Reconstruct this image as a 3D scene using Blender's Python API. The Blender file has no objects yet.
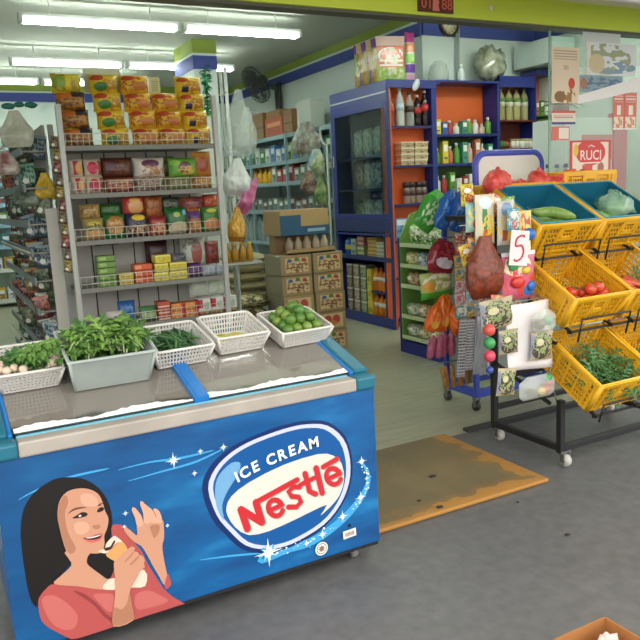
import bpy, math, random
from mathutils import Vector, Matrix, noise
rnd = random.Random(7)
SC = bpy.context.scene
COL = SC.collection
def srgb(h):
    h = h.lstrip('#')
    c = [int(h[i:i+2], 16)/255 for i in (0, 2, 4)]
    return tuple(x/12.92 if x <= .04045 else ((x+.055)/1.055)**2.4 for x in c) + (1.0,)
# ------------------------------------------------------------------ materials
MATS = {}
def mat(key, col='#888888', rough=.5, metal=0, alpha=1, emit=0, spec=.5, trans=0, coat=0):
    if key in MATS: return MATS[key]
    m = bpy.data.materials.new(key); m.use_nodes = True
    b = m.node_tree.nodes['Principled BSDF']; c = srgb(col)
    b.inputs['Base Color'].default_value = c
    b.inputs['Roughness'].default_value = rough
    b.inputs['Metallic'].default_value = metal
    b.inputs['Alpha'].default_value = alpha
    b.inputs['Specular IOR Level'].default_value = spec
    b.inputs['Transmission Weight'].default_value = trans
    b.inputs['Coat Weight'].default_value = coat
    if emit:
        b.inputs['Emission Color'].default_value = c
        b.inputs['Emission Strength'].default_value = emit
    MATS[key] = m
    return m
class NT:
    def __init__(s, m):
        s.nt = m.node_tree; s.N = s.nt.nodes; s.L = s.nt.links; s.b = s.N['Principled BSDF']
    def new(s, t, **k):
        n = s.N.new(t)
        for a, v in k.items(): setattr(n, a, v)
        return n
    def put(s, n, i, v):
        if v is None: return
        if hasattr(v, 'is_output'): s.L.new(v, n.inputs[i])
        else: n.inputs[i].default_value = v
    def math(s, op, a, b=None):
        n = s.new('ShaderNodeMath', operation=op); s.put(n, 0, a); s.put(n, 1, b); return n.outputs[0]
    def mix(s, f, a, b):
        n = s.new('ShaderNodeMix', data_type='RGBA'); s.put(n, 0, f); s.put(n, 6, a); s.put(n, 7, b); return n.outputs[2]
    def coord(s, which='Generated', scale=None):
        o = s.new('ShaderNodeTexCoord').outputs[which]
        if scale:
            mp = s.new('ShaderNodeMapping'); s.L.new(o, mp.inputs[0]); mp.inputs['Scale'].default_value = scale; o = mp.outputs[0]
        return o
    def noise(s, vec, scale=5, detail=3, rough=.5):
        n = s.new('ShaderNodeTexNoise'); s.L.new(vec, n.inputs['Vector'])
        n.inputs['Scale'].default_value = scale; n.inputs['Detail'].default_value = detail; n.inputs['Roughness'].default_value = rough
        return n.outputs['Fac']
    def ramp(s, f, stops):
        n = s.new('ShaderNodeValToRGB'); s.put(n, 0, f); e = n.color_ramp.elements
        while len(e) < len(stops): e.new(.5)
        for i, (p, c) in enumerate(stops):
            e[i].position = p; e[i].color = srgb(c) if isinstance(c, str) else c
        return n.outputs[0]
    def bump(s, h, strength=.3, dist=.01):
        n = s.new('ShaderNodeBump'); n.inputs['Strength'].default_value = strength; n.inputs['Distance'].default_value = dist
        s.L.new(h, n.inputs['Height']); s.L.new(n.outputs[0], s.b.inputs['Normal'])
def noisy(key, c1, c2, scale=6, rough=.5, coord='Object', bump=0, metal=0, lo=.35, hi=.65, alpha=1, stretch=None, spec=.5):
    if key in MATS: return MATS[key]
    m = mat(key, c1, rough, metal, alpha, spec=spec); t = NT(m)
    f = t.noise(t.coord(coord, stretch), scale, 4)
    t.L.new(t.ramp(f, [(lo, c1), (hi, c2)]), t.b.inputs['Base Color'])
    if bump: t.bump(f, bump, .01)
    return m
def pmat(key, base='#888888', layers=(), rough=.3, alpha=1, yax=2):
    """printed packaging: layers are drawn over the base colour in the pack's own width/height frame"""
    if key in MATS: return MATS[key]
    m = mat(key, base, rough, 0, alpha); t = NT(m)
    co = t.coord('Generated'); sp = t.new('ShaderNodeSeparateXYZ'); t.L.new(co, sp.inputs[0])
    x, z = sp.outputs[0], sp.outputs[yax]
    col = srgb(base)
    for ly in layers:
        k, c = ly[0], ly[1]
        if k == 'e':
            cx, cz, rx, rz = ly[2:6]
            dx = t.math('DIVIDE', t.math('SUBTRACT', x, cx), rx); dz = t.math('DIVIDE', t.math('SUBTRACT', z, cz), rz)
            f = t.math('LESS_THAN', t.math('ADD', t.math('MULTIPLY', dx, dx), t.math('MULTIPLY', dz, dz)), 1.0)
        elif k == 'r':
            x0, x1, z0, z1 = ly[2:6]
            f = t.math('MULTIPLY', t.math('MULTIPLY', t.math('GREATER_THAN', x, x0), t.math('LESS_THAN', x, x1)),
                       t.math('MULTIPLY', t.math('GREATER_THAN', z, z0), t.math('LESS_THAN', z, z1)))
        elif k == 'n':            # blotchy print (a photo of the food) inside an ellipse
            cx, cz, rx, rz, s = ly[2:7]
            dx = t.math('DIVIDE', t.math('SUBTRACT', x, cx), rx); dz = t.math('DIVIDE', t.math('SUBTRACT', z, cz), rz)
            nf = t.noise(co, s, 3)
            f = t.math('MULTIPLY', t.math('LESS_THAN', t.math('ADD', t.math('MULTIPLY', dx, dx), t.math('MULTIPLY', dz, dz)), 1.0),
                       t.math('GREATER_THAN', nf, .5))
        elif k == 's':            # stripes of small print
            x0, x1, z0, z1, fr = ly[2:7]
            f = t.math('MULTIPLY', t.math('MULTIPLY', t.math('GREATER_THAN', x, x0), t.math('LESS_THAN', x, x1)),
                       t.math('MULTIPLY', t.math('GREATER_THAN', z, z0), t.math('LESS_THAN', z, z1)))
            f = t.math('MULTIPLY', f, t.math('GREATER_THAN', t.math('SINE', t.math('MULTIPLY', z, fr)), .2))
        col = t.mix(f, col, srgb(c))
    if layers: t.L.new(col, t.b.inputs['Base Color'])
    return m
# ------------------------------------------------------------------ mesh building
class B:
    def __init__(s): s.v = []; s.f = []; s.m = []; s.s = []
    def add(s, vs, fs, mi=0, smooth=False, M=None):
        o = len(s.v)
        for p in vs:
            p = Vector(p)
            s.v.append(M @ p if M else p)
        for f in fs:
            s.f.append(tuple(i+o for i in f)); s.m.append(mi); s.s.append(smooth)
        return s
    def bx(s, x0, x1, y0, y1, z0, z1, mi=0, M=None):
        vs = [(x, y, z) for x in (x0, x1) for y in (y0, y1) for z in (z0, z1)]
        return s.add(vs, [(0, 1, 3, 2), (4, 6, 7, 5), (0, 4, 5, 1), (2, 3, 7, 6), (0, 2, 6, 4), (1, 5, 7, 3)], mi, False, M)
    def tube(s, pts, r, n=6, mi=0, smooth=True, closed=False, M=None):
        pts = [Vector(p) for p in pts]; k = len(pts); vs = []; fs = []
        rr = r if isinstance(r, (list, tuple)) else [r]*k
        up = None
        for i, p in enumerate(pts):
            a = pts[(i-1) % k] if (closed or i > 0) else p
            b = pts[(i+1) % k] if (closed or i < k-1) else p
            d = (b-a)
            d = d.normalized() if d.length > 1e-9 else Vector((0, 0, 1))
            if up is None: up = Vector((0, 0, 1)) if abs(d.z) < .9 else Vector((0, 1, 0))
            e1 = d.cross(up)
            if e1.length < 1e-4: e1 = d.cross(Vector((1, 0, 0)))
            e1.normalize(); e2 = d.cross(e1).normalized(); up = e2*-1 if False else up
            for j in range(n):
                t = 2*math.pi*(j+.5)/n
                vs.append(p+(e1*math.cos(t)+e2*math.sin(t))*rr[i])
        for i in range(k if closed else k-1):
            for j in range(n):
                a = i*n+j; b = i*n+(j+1) % n; c = ((i+1) % k)*n+(j+1) % n; d = ((i+1) % k)*n+j
                fs.append((a, b, c, d))
        if not closed:
            fs.append(tuple(range(n-1, -1, -1))); fs.append(tuple((k-1)*n+j for j in range(n)))
        return s.add(vs, fs, mi, smooth and n > 4, M)
    def lathe(s, prof, n=14, mi=0, c=(0, 0, 0), smooth=True, M=None):
        vs = []; fs = []; k = len(prof)
        for r, z in prof:
            for j in range(n):
                t = 2*math.pi*j/n
                vs.append((c[0]+r*math.cos(t), c[1]+r*math.sin(t), c[2]+z))
        for i in range(k-1):
            for j in range(n):
                fs.append((i*n+j, i*n+(j+1) % n, (i+1)*n+(j+1) % n, (i+1)*n+j))
        fs.append(tuple(range(n-1, -1, -1))); fs.append(tuple((k-1)*n+j for j in range(n)))
        return s.add(vs, fs, mi, smooth, M)
    def prism(s, poly, y0, y1, mi=0, smooth=False, M=None):
        """poly in x,z; extruded from y0 to y1"""
        k = len(poly)
        vs = [(x, y0, z) for x, z in poly]+[(x, y1, z) for x, z in poly]
        fs = [tuple(range(k)), tuple(range(2*k-1, k-1, -1))]+[(i, i+k, (i+1) % k+k, (i+1) % k) for i in range(k)]
        return s.add(vs, fs, mi, smooth, M)
    def grid(s, fn, nu, nv, mi=0, smooth=True, M=None):
        vs = [fn(i/nu, j/nv) for i in range(nu+1) for j in range(nv+1)]
        fs = [(i*(nv+1)+j, (i+1)*(nv+1)+j, (i+1)*(nv+1)+j+1, i*(nv+1)+j+1) for i in range(nu) for j in range(nv)]
        return s.add(vs, fs, mi, smooth, M)
    def ball(s, c, r, n=10, mi=0, sq=(1, 1, 1), bump=0, seed=0, bs=3, M=None):
        k = max(4, n//2+2); vs = []; fs = []
        for i in range(k+1):
            ph = math.pi*i/k
            for j in range(n):
                t = 2*math.pi*j/n
                d = Vector((math.sin(ph)*math.cos(t), math.sin(ph)*math.sin(t), -math.cos(ph)))
                q = 1+(bump*noise.noise(d*bs+Vector((seed*3.1, seed*1.7, seed))) if bump else 0)
                vs.append((c[0]+d.x*r*sq[0]*q, c[1]+d.y*r*sq[1]*q, c[2]+d.z*r*sq[2]*q))
        for i in range(k):
            for j in range(n): fs.append((i*n+j, i*n+(j+1) % n, (i+1)*n+(j+1) % n, (i+1)*n+j))
        return s.add(vs, fs, mi, True, M)
    def mesh(s, name, mats):
        me = bpy.data.meshes.new(name)
        me.from_pydata([tuple(p) for p in s.v], [], s.f)
        for m in mats: me.materials.append(m)
        me.polygons.foreach_set('material_index', s.m); me.polygons.foreach_set('use_smooth', s.s)
        me.validate(); me.update()
        return me
def tag(o, label=None, cat=None, group=None, kind=None):
    if label:
        o['label'] = label
    if cat: o['category'] = cat
    if group: o['group'] = group
    if kind: o['kind'] = kind
    return o
def put(name, b, mats, parent=None, loc=(0, 0, 0), rot=(0, 0, 0), bev=0, label=None, cat=None, group=None, kind=None, seg=2):
    if not isinstance(mats, (list, tuple)): mats = [mats]
    o = bpy.data.objects.new(name, b.mesh(name, mats) if isinstance(b, B) else b)
    COL.objects.link(o); o.location = loc; o.rotation_euler = rot
    if parent is not None: o.parent = parent
    if bev:
        md = o.modifiers.new('Bevel', 'BEVEL'); md.width = bev; md.segments = seg; md.limit_method = 'ANGLE'
    return tag(o, label, cat, group, kind)
def emp(name, loc, label, cat, group=None, rot=(0, 0, 0)):
    o = bpy.data.objects.new(name, None); COL.objects.link(o); o.location = loc; o.rotation_euler = rot
    o.empty_display_size = .05
    return tag(o, label, cat, group)
def dup(o, loc, rot=None, label=None, group=None, scale=None):
    c = o.copy(); COL.objects.link(c); c.location = loc
    if rot is not None: c.rotation_euler = rot
    if scale is not None: c.scale = (scale,)*3 if not isinstance(scale, tuple) else scale
    if label: c['label'] = label
    if group: c['group'] = group
    for ch in o.children:
        d = ch.copy(); COL.objects.link(d); d.parent = c
        for g in ch.children:
            e = g.copy(); COL.objects.link(e); e.parent = d
    return c
def struct(name, b, m, **k): return put(name, b, m, kind='structure', **k)
ORD = ['first', 'second', 'third', 'fourth', 'fifth', 'sixth', 'seventh', 'eighth', 'ninth', 'tenth', 'eleventh', 'twelfth', 'thirteenth', 'fourteenth']
def text_b(b, s, size, M, mi=0, ext=.0003, shear=0, off=0):
    """lettering as a thin flat mesh in the local x,z plane, facing -y"""
    cu = bpy.data.curves.new('lettering', 'FONT'); cu.body = s; cu.size = size; cu.align_x = 'CENTER'; cu.extrude = ext; cu.shear = shear; cu.offset = off
    cu.resolution_u = 3
    o = bpy.data.objects.new('lettering', cu); COL.objects.link(o)
    dg = bpy.context.evaluated_depsgraph_get()
    me = bpy.data.meshes.new_from_object(o.evaluated_get(dg))
    bpy.data.objects.remove(o); bpy.data.curves.remove(cu)
    R = M @ Matrix.Rotation(math.pi/2, 4, 'X')
    b.add([v.co.copy() for v in me.vertices], [tuple(p.vertices) for p in me.polygons], mi, False, R)
    bpy.data.meshes.remove(me)
    return b
def T(x, y, z): return Matrix.Translation((x, y, z))
def RX(a): return Matrix.Rotation(a, 4, 'X')
def RY(a): return Matrix.Rotation(a, 4, 'Y')
def RZ(a): return Matrix.Rotation(a, 4, 'Z')
# ------------------------------------------------------------------ packaging shapes (front towards -y, base at z = 0, centred in x, front face near y = 0)
def pillow(w, h, d, seed=0, flap=.012, nx=10, nz=12, wr=.006, topflap=True):
    b = B()
    def side(sg):
        def fn(u, v):
            a = 2*u-1; c = 2*v-1
            t = max(0, 1-a**4)**.5*max(0, 1-abs(c)**3.2)**.6
            q = noise.noise(Vector((u*4+seed*7.3, v*4, sg*3+seed)))
            x = a*w/2*(1-.05*(1-c*c)); z = v*h
            y = d/2+sg*(t*d/2+.0008)+wr*q*t
            return (x, y, z)
        return fn
    b.grid(side(-1), nx, nz)
    b.grid(lambda u, v: side(1)(1-u, v), nx, nz)
    return b
def bag(w, h, d, seed=0, pinch=.25, wr=.014, nx=12, nz=14, top=.78):
    """hanging bag: gathered to a neck at its top"""
    b = B()
    def side(sg):
        def fn(u, v):
            a = 2*u-1
            k = 1 if v < top else 1-(1-pinch)*((v-top)/(1-top))**.8
            belly = (math.sin(min(1, v/top)*math.pi*.62+.42))**.8 if v < top else .45*(1-(v-top)/(1-top))+.2
            t = max(0, 1-a**4)**.5*min(1, (v*6+.12))*belly
            q = noise.noise(Vector((u*5+seed*5.3, v*5, sg*3+seed)))+.6*noise.noise(Vector((u*14+seed, v*9, sg)))
            return (a*w/2*k*(1-.25*(1-min(1, v*4))**2), sg*(t*d/2+.0008)+wr*q*t, v*h)
        return fn
    b.grid(side(-1), nx, nz); b.grid(lambda u, v: side(1)(1-u, v), nx, nz)
    return b
def carton(w, d, h): return B().bx(-w/2, w/2, 0, d, 0, h)
def bottle_parts(r, h, neck=.35, capr=.4):
    body = B().lathe([(r*.9, 0), (r, .01), (r, h*.35), (r*.93, h*.42), (r, h*.5), (r, h*.62), (r*.8, h*.74), (r*neck, h*.86), (r*neck, h*.93)], 12)
    cap = B().lathe([(r*capr, h*.92), (r*capr, h*.99), (r*capr*.8, h)], 10)
    lab = B().lathe([(r*1.02, h*.42), (r*1.02, h*.6)], 12)
    return body, cap, lab
def lattice(b, P, nu, nv, wu, wv, th, mi=0, out=None):
    """a perforated wall: bars along u and v between four corners P00,P10,P11,P01"""
    P00, P10, P11, P01 = [Vector(p) for p in P]
    n = (P10-P00).cross(P01-P00).normalized()*th/2
    def at(u, v): return P00*(1-u)*(1-v)+P10*u*(1-v)+P11*u*v+P01*(1-u)*v
    def slab(u0, u1, v0, v1):
        q = [at(u0, v0), at(u1, v0), at(u1, v1), at(u0, v1)]
        b.add([p-n for p in q]+[p+n for p in q], [(3, 2, 1, 0), (4, 5, 6, 7), (0, 1, 5, 4), (1, 2, 6, 5), (2, 3, 7, 6), (3, 0, 4, 7)], mi)
    for i in range(nu+1):
        c = i/nu; slab(max(0, c-wu/2), min(1, c+wu/2), 0, 1)
    for j in range(nv+1):
        c = j/nv; slab(0, 1, max(0, c-wv/2), min(1, c+wv/2))
    return b
def catmull(P, n=4):
    k = len(P); out = []
    for i in range(k):
        p0, p1, p2, p3 = [Vector(P[(i+j-1) % k]) for j in range(4)]
        for a in range(n):
            t = a/n
            out.append(.5*((2*p1)+(p2-p0)*t+(2*p0-5*p1+4*p2-p3)*t*t+(3*p1-p0-3*p2+p3)*t**3))
    return out
# ================================================================== camera, world, render look
cam = bpy.data.cameras.new('camera'); co = bpy.data.objects.new('camera', cam); COL.objects.link(co)
cam.sensor_width = 36; cam.lens = 728.07/640*36; cam.clip_end = 200; cam.clip_start = .02
_r = Vector((.8805831, -.4711310, -.0510791)); _u = Vector((.1262830, .1294023, .9835180)); _f = Vector((.4567560, .8725197, -.1734463))
m4 = Matrix((_r, _u, -_f)).transposed().to_4x4(); m4.translation = (0, 0, 1.62); co.matrix_world = m4
SC.camera = co
SC.view_settings.view_transform = 'Standard'; SC.view_settings.look = 'None'; SC.view_settings.gamma = 1
SC.view_settings.use_curve_mapping = False; SC.view_settings.exposure = .0
try:
    SC.cycles.use_denoising = True; SC.cycles.max_bounces = 8; SC.cycles.transparent_max_bounces = 16
    SC.cycles.caustics_reflective = False; SC.cycles.caustics_refractive = False
except Exception: pass
w = bpy.data.worlds.new('sky'); SC.world = w; w.use_nodes = True
nt = w.node_tree; bg = nt.nodes['Background']
tc = nt.nodes.new('ShaderNodeTexCoord'); sx = nt.nodes.new('ShaderNodeSeparateXYZ'); nt.links.new(tc.outputs['Generated'], sx.inputs[0])
rp = nt.nodes.new('ShaderNodeValToRGB'); nt.links.new(sx.outputs[2], rp.inputs[0])
rp.color_ramp.elements[0].position = 0; rp.color_ramp.elements[0].color = (.44, .42, .39, 1)
rp.color_ramp.elements[1].position = .25; rp.color_ramp.elements[1].color = (1.0, .98, .95, 1)
nt.links.new(rp.outputs[0], bg.inputs['Color']); bg.inputs['Strength'].default_value = 3.6
# ================================================================== the setting
YG = 3.9          # shop front line
def plank_floor():
    m = mat('floor_vinyl', '#9a9a83', .38); t = NT(m)
    co = t.coord('Object', (1, 1, 1))
    br = t.new('ShaderNodeTexBrick'); t.L.new(co, br.inputs['Vector'])
    br.inputs['Scale'].default_value = 1; br.inputs['Brick Width'].default_value = .9; br.inputs['Row Height'].default_value = .16
    br.inputs['Mortar Size'].default_value = .0025; br.inputs['Color1'].default_value = srgb('#a3a28a'); br.inputs['Color2'].default_value = srgb('#97977f'); br.inputs['Mortar'].default_value = srgb('#87876f')
    f = t.noise(t.coord('Object', (1.2, 7, 1)), 3, 4)
    t.L.new(t.mix(.35, br.outputs[0], t.ramp(f, [(.3, '#86866f'), (.7, '#b0af97')])), t.b.inputs['Base Color'])
    return m
def concrete():
    m = mat('ground_concrete', '#6b6b6b', .5); t = NT(m); co = t.coord('Object')
    f = t.noise(co, 1.1, 6, .6); g = t.noise(co, 16, 4)
    c = t.ramp(f, [(.3, '#525355'), (.55, '#5d5d5c'), (.75, '#58544f')])
    sp = t.ramp(t.noise(co, 6.0, 2), [(.70, (0, 0, 0, 1)), (.78, (1, 1, 1, 1))])
    c = t.mix(t.math('MULTIPLY', sp, .25), c, srgb('#454340'))
    t.L.new(t.mix(.12, c, t.ramp(g, [(.3, '#4d4d4d'), (.7, '#a5a5a5')])), t.b.inputs['Base Color'])
    t.L.new(t.math('ADD', t.math('MULTIPLY', f, .3), .3), t.b.inputs['Roughness'])
    t.bump(g, .06, .005)
    return m
struct('floor', B().bx(-2.6, 8, 3.66, 14, -.02, 0), plank_floor())
struct('ground', B().bx(-9, 12, -9, 3.66, -.04, -.001), concrete())
M_ceil = mat('ceiling_paint', '#b9bdb0', .9)
struct('ceiling', B().bx(-2.6, 7.4, 4.05, 13.7, 3.64, 3.74), M_ceil)
M_wall = mat('wall_paint', '#d3ded6', .8); M_gb = mat('band_green', '#8a9b3c', .7); M_bb = mat('band_blue', '#43509a', .7)
struct('wall_back', B().bx(-2.6, 5.4, 13.5, 13.62, 0, 3.64), M_wall)
struct('wall_right', B().bx(5.36, 5.48, 7.42, 13.5, 0, 3.64), M_wall)
struct('wall_counter', B().bx(5.36, 7.2, 7.3, 7.42, 0, 3.64), M_wall)
struct('wall_side', B().bx(7.12, 7.24, 4.05, 7.3, 0, 3.64), M_wall)
struct('wall_left', B().bx(-2.72, -2.6, 4.0, 13.5, 0, 3.64), M_wall)
for i, (x0, x1, y0, y1) in enumerate(((-2.6, 5.36, 13.46, 13.5), (5.33, 5.36, 7.3, 13.46), (5.36, 7.09, 7.27, 7.3), (7.09, 7.12, 4.05, 7.27))):
    b = B().bx(x0, x1, y0, y1, 3.36, 3.50, 0).bx(x0, x1, y0, y1, 3.53, 3.64, 1).bx(x0, x1, y0, y1, 3.50, 3.53, 2)
    struct('trim_%d' % (i+1), b, [M_bb, M_gb, M_wall])
b = B().bx(3.29, 3.6, 9.44, 10.2, 0, 3.64)
struct('pillar', b, M_wall)
b = B().bx(3.28, 3.61, 9.43, 10.21, 3.27, 3.44, 0).bx(3.28, 3.61, 9.43, 10.21, 3.47, 3.64, 1).bx(3.28, 3.61, 9.43, 10.21, 3.44, 3.47, 2)
struct('trim_5', b, [M_bb, M_gb, M_wall])
# box-shaped duct at the side wall above the counter
put('duct_box', B().bx(6.72, 7.09, 6.6, 7.25, 2.99, 3.28), mat('duct_paint', '#c9d6d0', .7), bev=.008, label='pale square duct box high on the wall beside the shop glass', cat='duct')
# fascia beam across the shop opening
M_lime = mat('lime_paint', '#d8ec48', .45)
struct('beam', B().bx(-2.6, 8, YG-.02, YG+.16, 2.665, 2.83), M_lime, bev=.004)
struct('wall_fascia', B().bx(-2.6, 8, YG+.02, YG+.16, 2.83, 3.9), mat('fascia_cream', '#d8d3bd', .7))
struct('trim_6', B().bx(-2.6, 8, YG+.0, YG+.1, 2.648, 2.665), mat('track_dark', '#5d5f52', .5))
struct('soffit_ceiling', B().bx(-2.6, 8, 1.2, YG-.02, 2.95, 3.05), mat('soffit', '#e6e2d0', .8))
# shop sign board overhead
t_ = emp('shop_sign', (4.6, 3.3, 2.68), 'white and blue overhead shop sign board at the top edge of the lime beam', 'sign')
put('sign_frame', B().bx(-1.6, 3, -.02, .02, 0, .035), mat('sign_white', '#eef0ee', .4), t_, bev=.006)
put('sign_panel', B().bx(-1.6, 3, -.02, .018, .035, .26), mat('sign_blue', '#2f7fd0', .35), t_, bev=.004)
# house number plates
b = B().bx(-.16, .16, -.012, 0, -.055, .065, 0)
M = T(0, -.0135, -.03)
text_b(b, '01', .105, T(-.085, -.0135, -.03), 1, shear=.0, off=.001); text_b(b, '88', .105, T(.10, -.0135, -.03), 1, off=.001)
b.prism([(-.035, -.045), (.03, -.045), (.02, .0), (.03, .02), (0, .055), (-.03, .03)], -.0136, -.013, 2)
put('house_number_sign', b, [mat('plate_brown', '#5c2f22', .5), mat('plate_red', '#e06a50', .5), mat('plate_pink', '#e8826e', .5)], loc=(2.955, YG-.02, 2.728), label='small dark house number sign reading 01 88 on the lime beam', cat='sign').scale = (.84, 1, .84)
for x, z, lab in ((1.87, 2.79, 'small pale switch spot on the lime beam towards the left'), (3.40, 2.74, 'small pale round spot lamp on the lime beam near the glass')):
    put('beam_stud', B().lathe([(.018, 0), (.02, .006), (.012, .014)], 12, M=RX(math.pi/2)), mat('cream_plastic', '#e9e4b8', .4), loc=(x, YG-.021, z), label=lab, cat='fitting')
# ------------------------------------------------------------------ glass front
def glass_mat(key, tint, refl, rough=.0):
    m = bpy.data.materials.new(key); m.use_nodes = True; nt = m.node_tree; nt.nodes.remove(nt.nodes['Principled BSDF'])
    out = nt.nodes['Material Output']; tr = nt.nodes.new('ShaderNodeBsdfTransparent'); gl = nt.nodes.new('ShaderNodeBsdfGlossy'); mx = nt.nodes.new('ShaderNodeMixShader')
    lw = nt.nodes.new('ShaderNodeLayerWeight'); lw.inputs['Blend'].default_value = .5
    pw = nt.nodes.new('ShaderNodeMath'); pw.operation = 'POWER'; pw.inputs[1].default_value = 5; nt.links.new(lw.outputs['Facing'], pw.inputs[0])
    fr = nt.nodes.new('ShaderNodeMath'); fr.operation = 'MULTIPLY_ADD'; fr.inputs[1].default_value = .9; fr.inputs[2].default_value = refl; nt.links.new(pw.outputs[0], fr.inputs[0])
    tr.inputs['Color'].default_value = srgb(tint); gl.inputs['Roughness'].default_value = rough
    nt.links.new(fr.outputs[0], mx.inputs[0]); nt.links.new(tr.outputs[0], mx.inputs[1]); nt.links.new(gl.outputs[0], mx.inputs[2]); nt.links.new(mx.outputs[0], out.inputs[0])
    return m
M_glass = glass_mat('shop_glass', '#f2f8f5', .05)
struct('window_1', B().bx(3.98, 8, YG+.02, YG+.032, .02, 2.64, 0).bx(3.968, 3.98, YG+.02, YG+.032, .02, 2.64, 1), [M_glass, mat('glass_edge', '#9fc4b0', .2, alpha=.6)])
# ================================================================== ceiling lights
M_tube = mat('tube_light', '#f4fff8', .5, emit=34); M_bat = mat('batten_white', '#e8ebe6', .5)
def batten(loc, ln, label):
    t = emp('ceiling_light', loc, label, 'light', 'fluorescent battens on the ceiling')
    put('batten', B().bx(0, ln, -.05, .05, -.04, .0), M_bat, t, bev=.006)
    for s in (-1, 1):
        put('tube', B().tube([(.04, s*.05, -.075), (ln-.04, s*.05, -.075)], .014, 8), M_tube, t)
    for x in (.02, ln-.02): put('end_cap', B().bx(x-.018, x+.018, -.072, .072, -.095, -.035), M_bat, t)
    for x in (.3, ln-.3): put('hanger', B().tube([(x, 0, .15), (x, 0, 0)], .006, 6), M_bat, t)
for x0, y0, ln, lab in ((1.02, 7.98, 1.62, 'twin fluorescent tube light in the nearest row, left half'), (2.68, 7.98, 1.42, 'twin fluorescent tube light in the nearest row, right half'),
                        (-.6, 10.25, 1.62, 'twin fluorescent tube light in the middle row, at the left edge'), (1.15, 10.25, 1.42, 'twin fluorescent tube light in the middle row, left of the pillar'), (2.62, 10.25, 1.55, 'twin fluorescent tube light in the middle row, passing behind the pillar'),
                        (.2, 11.85, 1.5, 'twin fluorescent tube light in the farthest row, left half'), (1.75, 11.85, 1.5, 'twin fluorescent tube light in the farthest row, ending behind the noodles'),
                        (2.0, 5.4, 1.5, 'added unseen twin tube light above the front of the aisle'), (5.2, 5.6, 1.5, 'added unseen twin tube light above the cashier corner'), (3.6, 5.4, 1.5, 'added unseen twin tube light above the entrance'), (4.8, 4.5, 1.5, 'added unseen twin tube light just behind the shop glass')):  # battens on this line are unseen, added to brighten shop front and cashier side
    batten((x0, y0, 3.49), ln, lab)
# ================================================================== freezer
F0 = Vector((.83, 2.565, 0))
fz = emp('ice_cream_freezer', F0, 'blue chest freezer with a printed ice cream advert and slanted glass top', 'freezer')
SL = math.atan(.29); SM = T(0, 0, .84) @ RX(SL)      # local frame of the slanted top: x across, y up the slope
def freezer_blue():
    m = mat('freezer_print', '#1272b4', .22, coat=.2); t = NT(m); co = t.coord('Object')
    sp = t.new('ShaderNodeSeparateXYZ'); t.L.new(co, sp.inputs[0]); x, z = sp.outputs[0], sp.outputs[2]
    mp = t.new('ShaderNodeMapping'); t.L.new(co, mp.inputs[0]); mp.inputs['Rotation'].default_value = (0, math.radians(-18), 0); mp.inputs['Scale'].default_value = (1.6, 1, 5)
    f = t.noise(mp.outputs[0], 1.6, 3)
    c = t.ramp(f, [(.32, '#0a467e'), (.55, '#0d5c98'), (.72, '#1f7cb4')])
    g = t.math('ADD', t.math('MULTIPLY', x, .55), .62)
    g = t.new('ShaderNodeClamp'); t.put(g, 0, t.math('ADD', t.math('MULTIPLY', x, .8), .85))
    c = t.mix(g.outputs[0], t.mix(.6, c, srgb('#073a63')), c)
    for s in SPARK:
        pass
    t.L.new(c, t.b.inputs['Base Color']); return m
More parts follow.
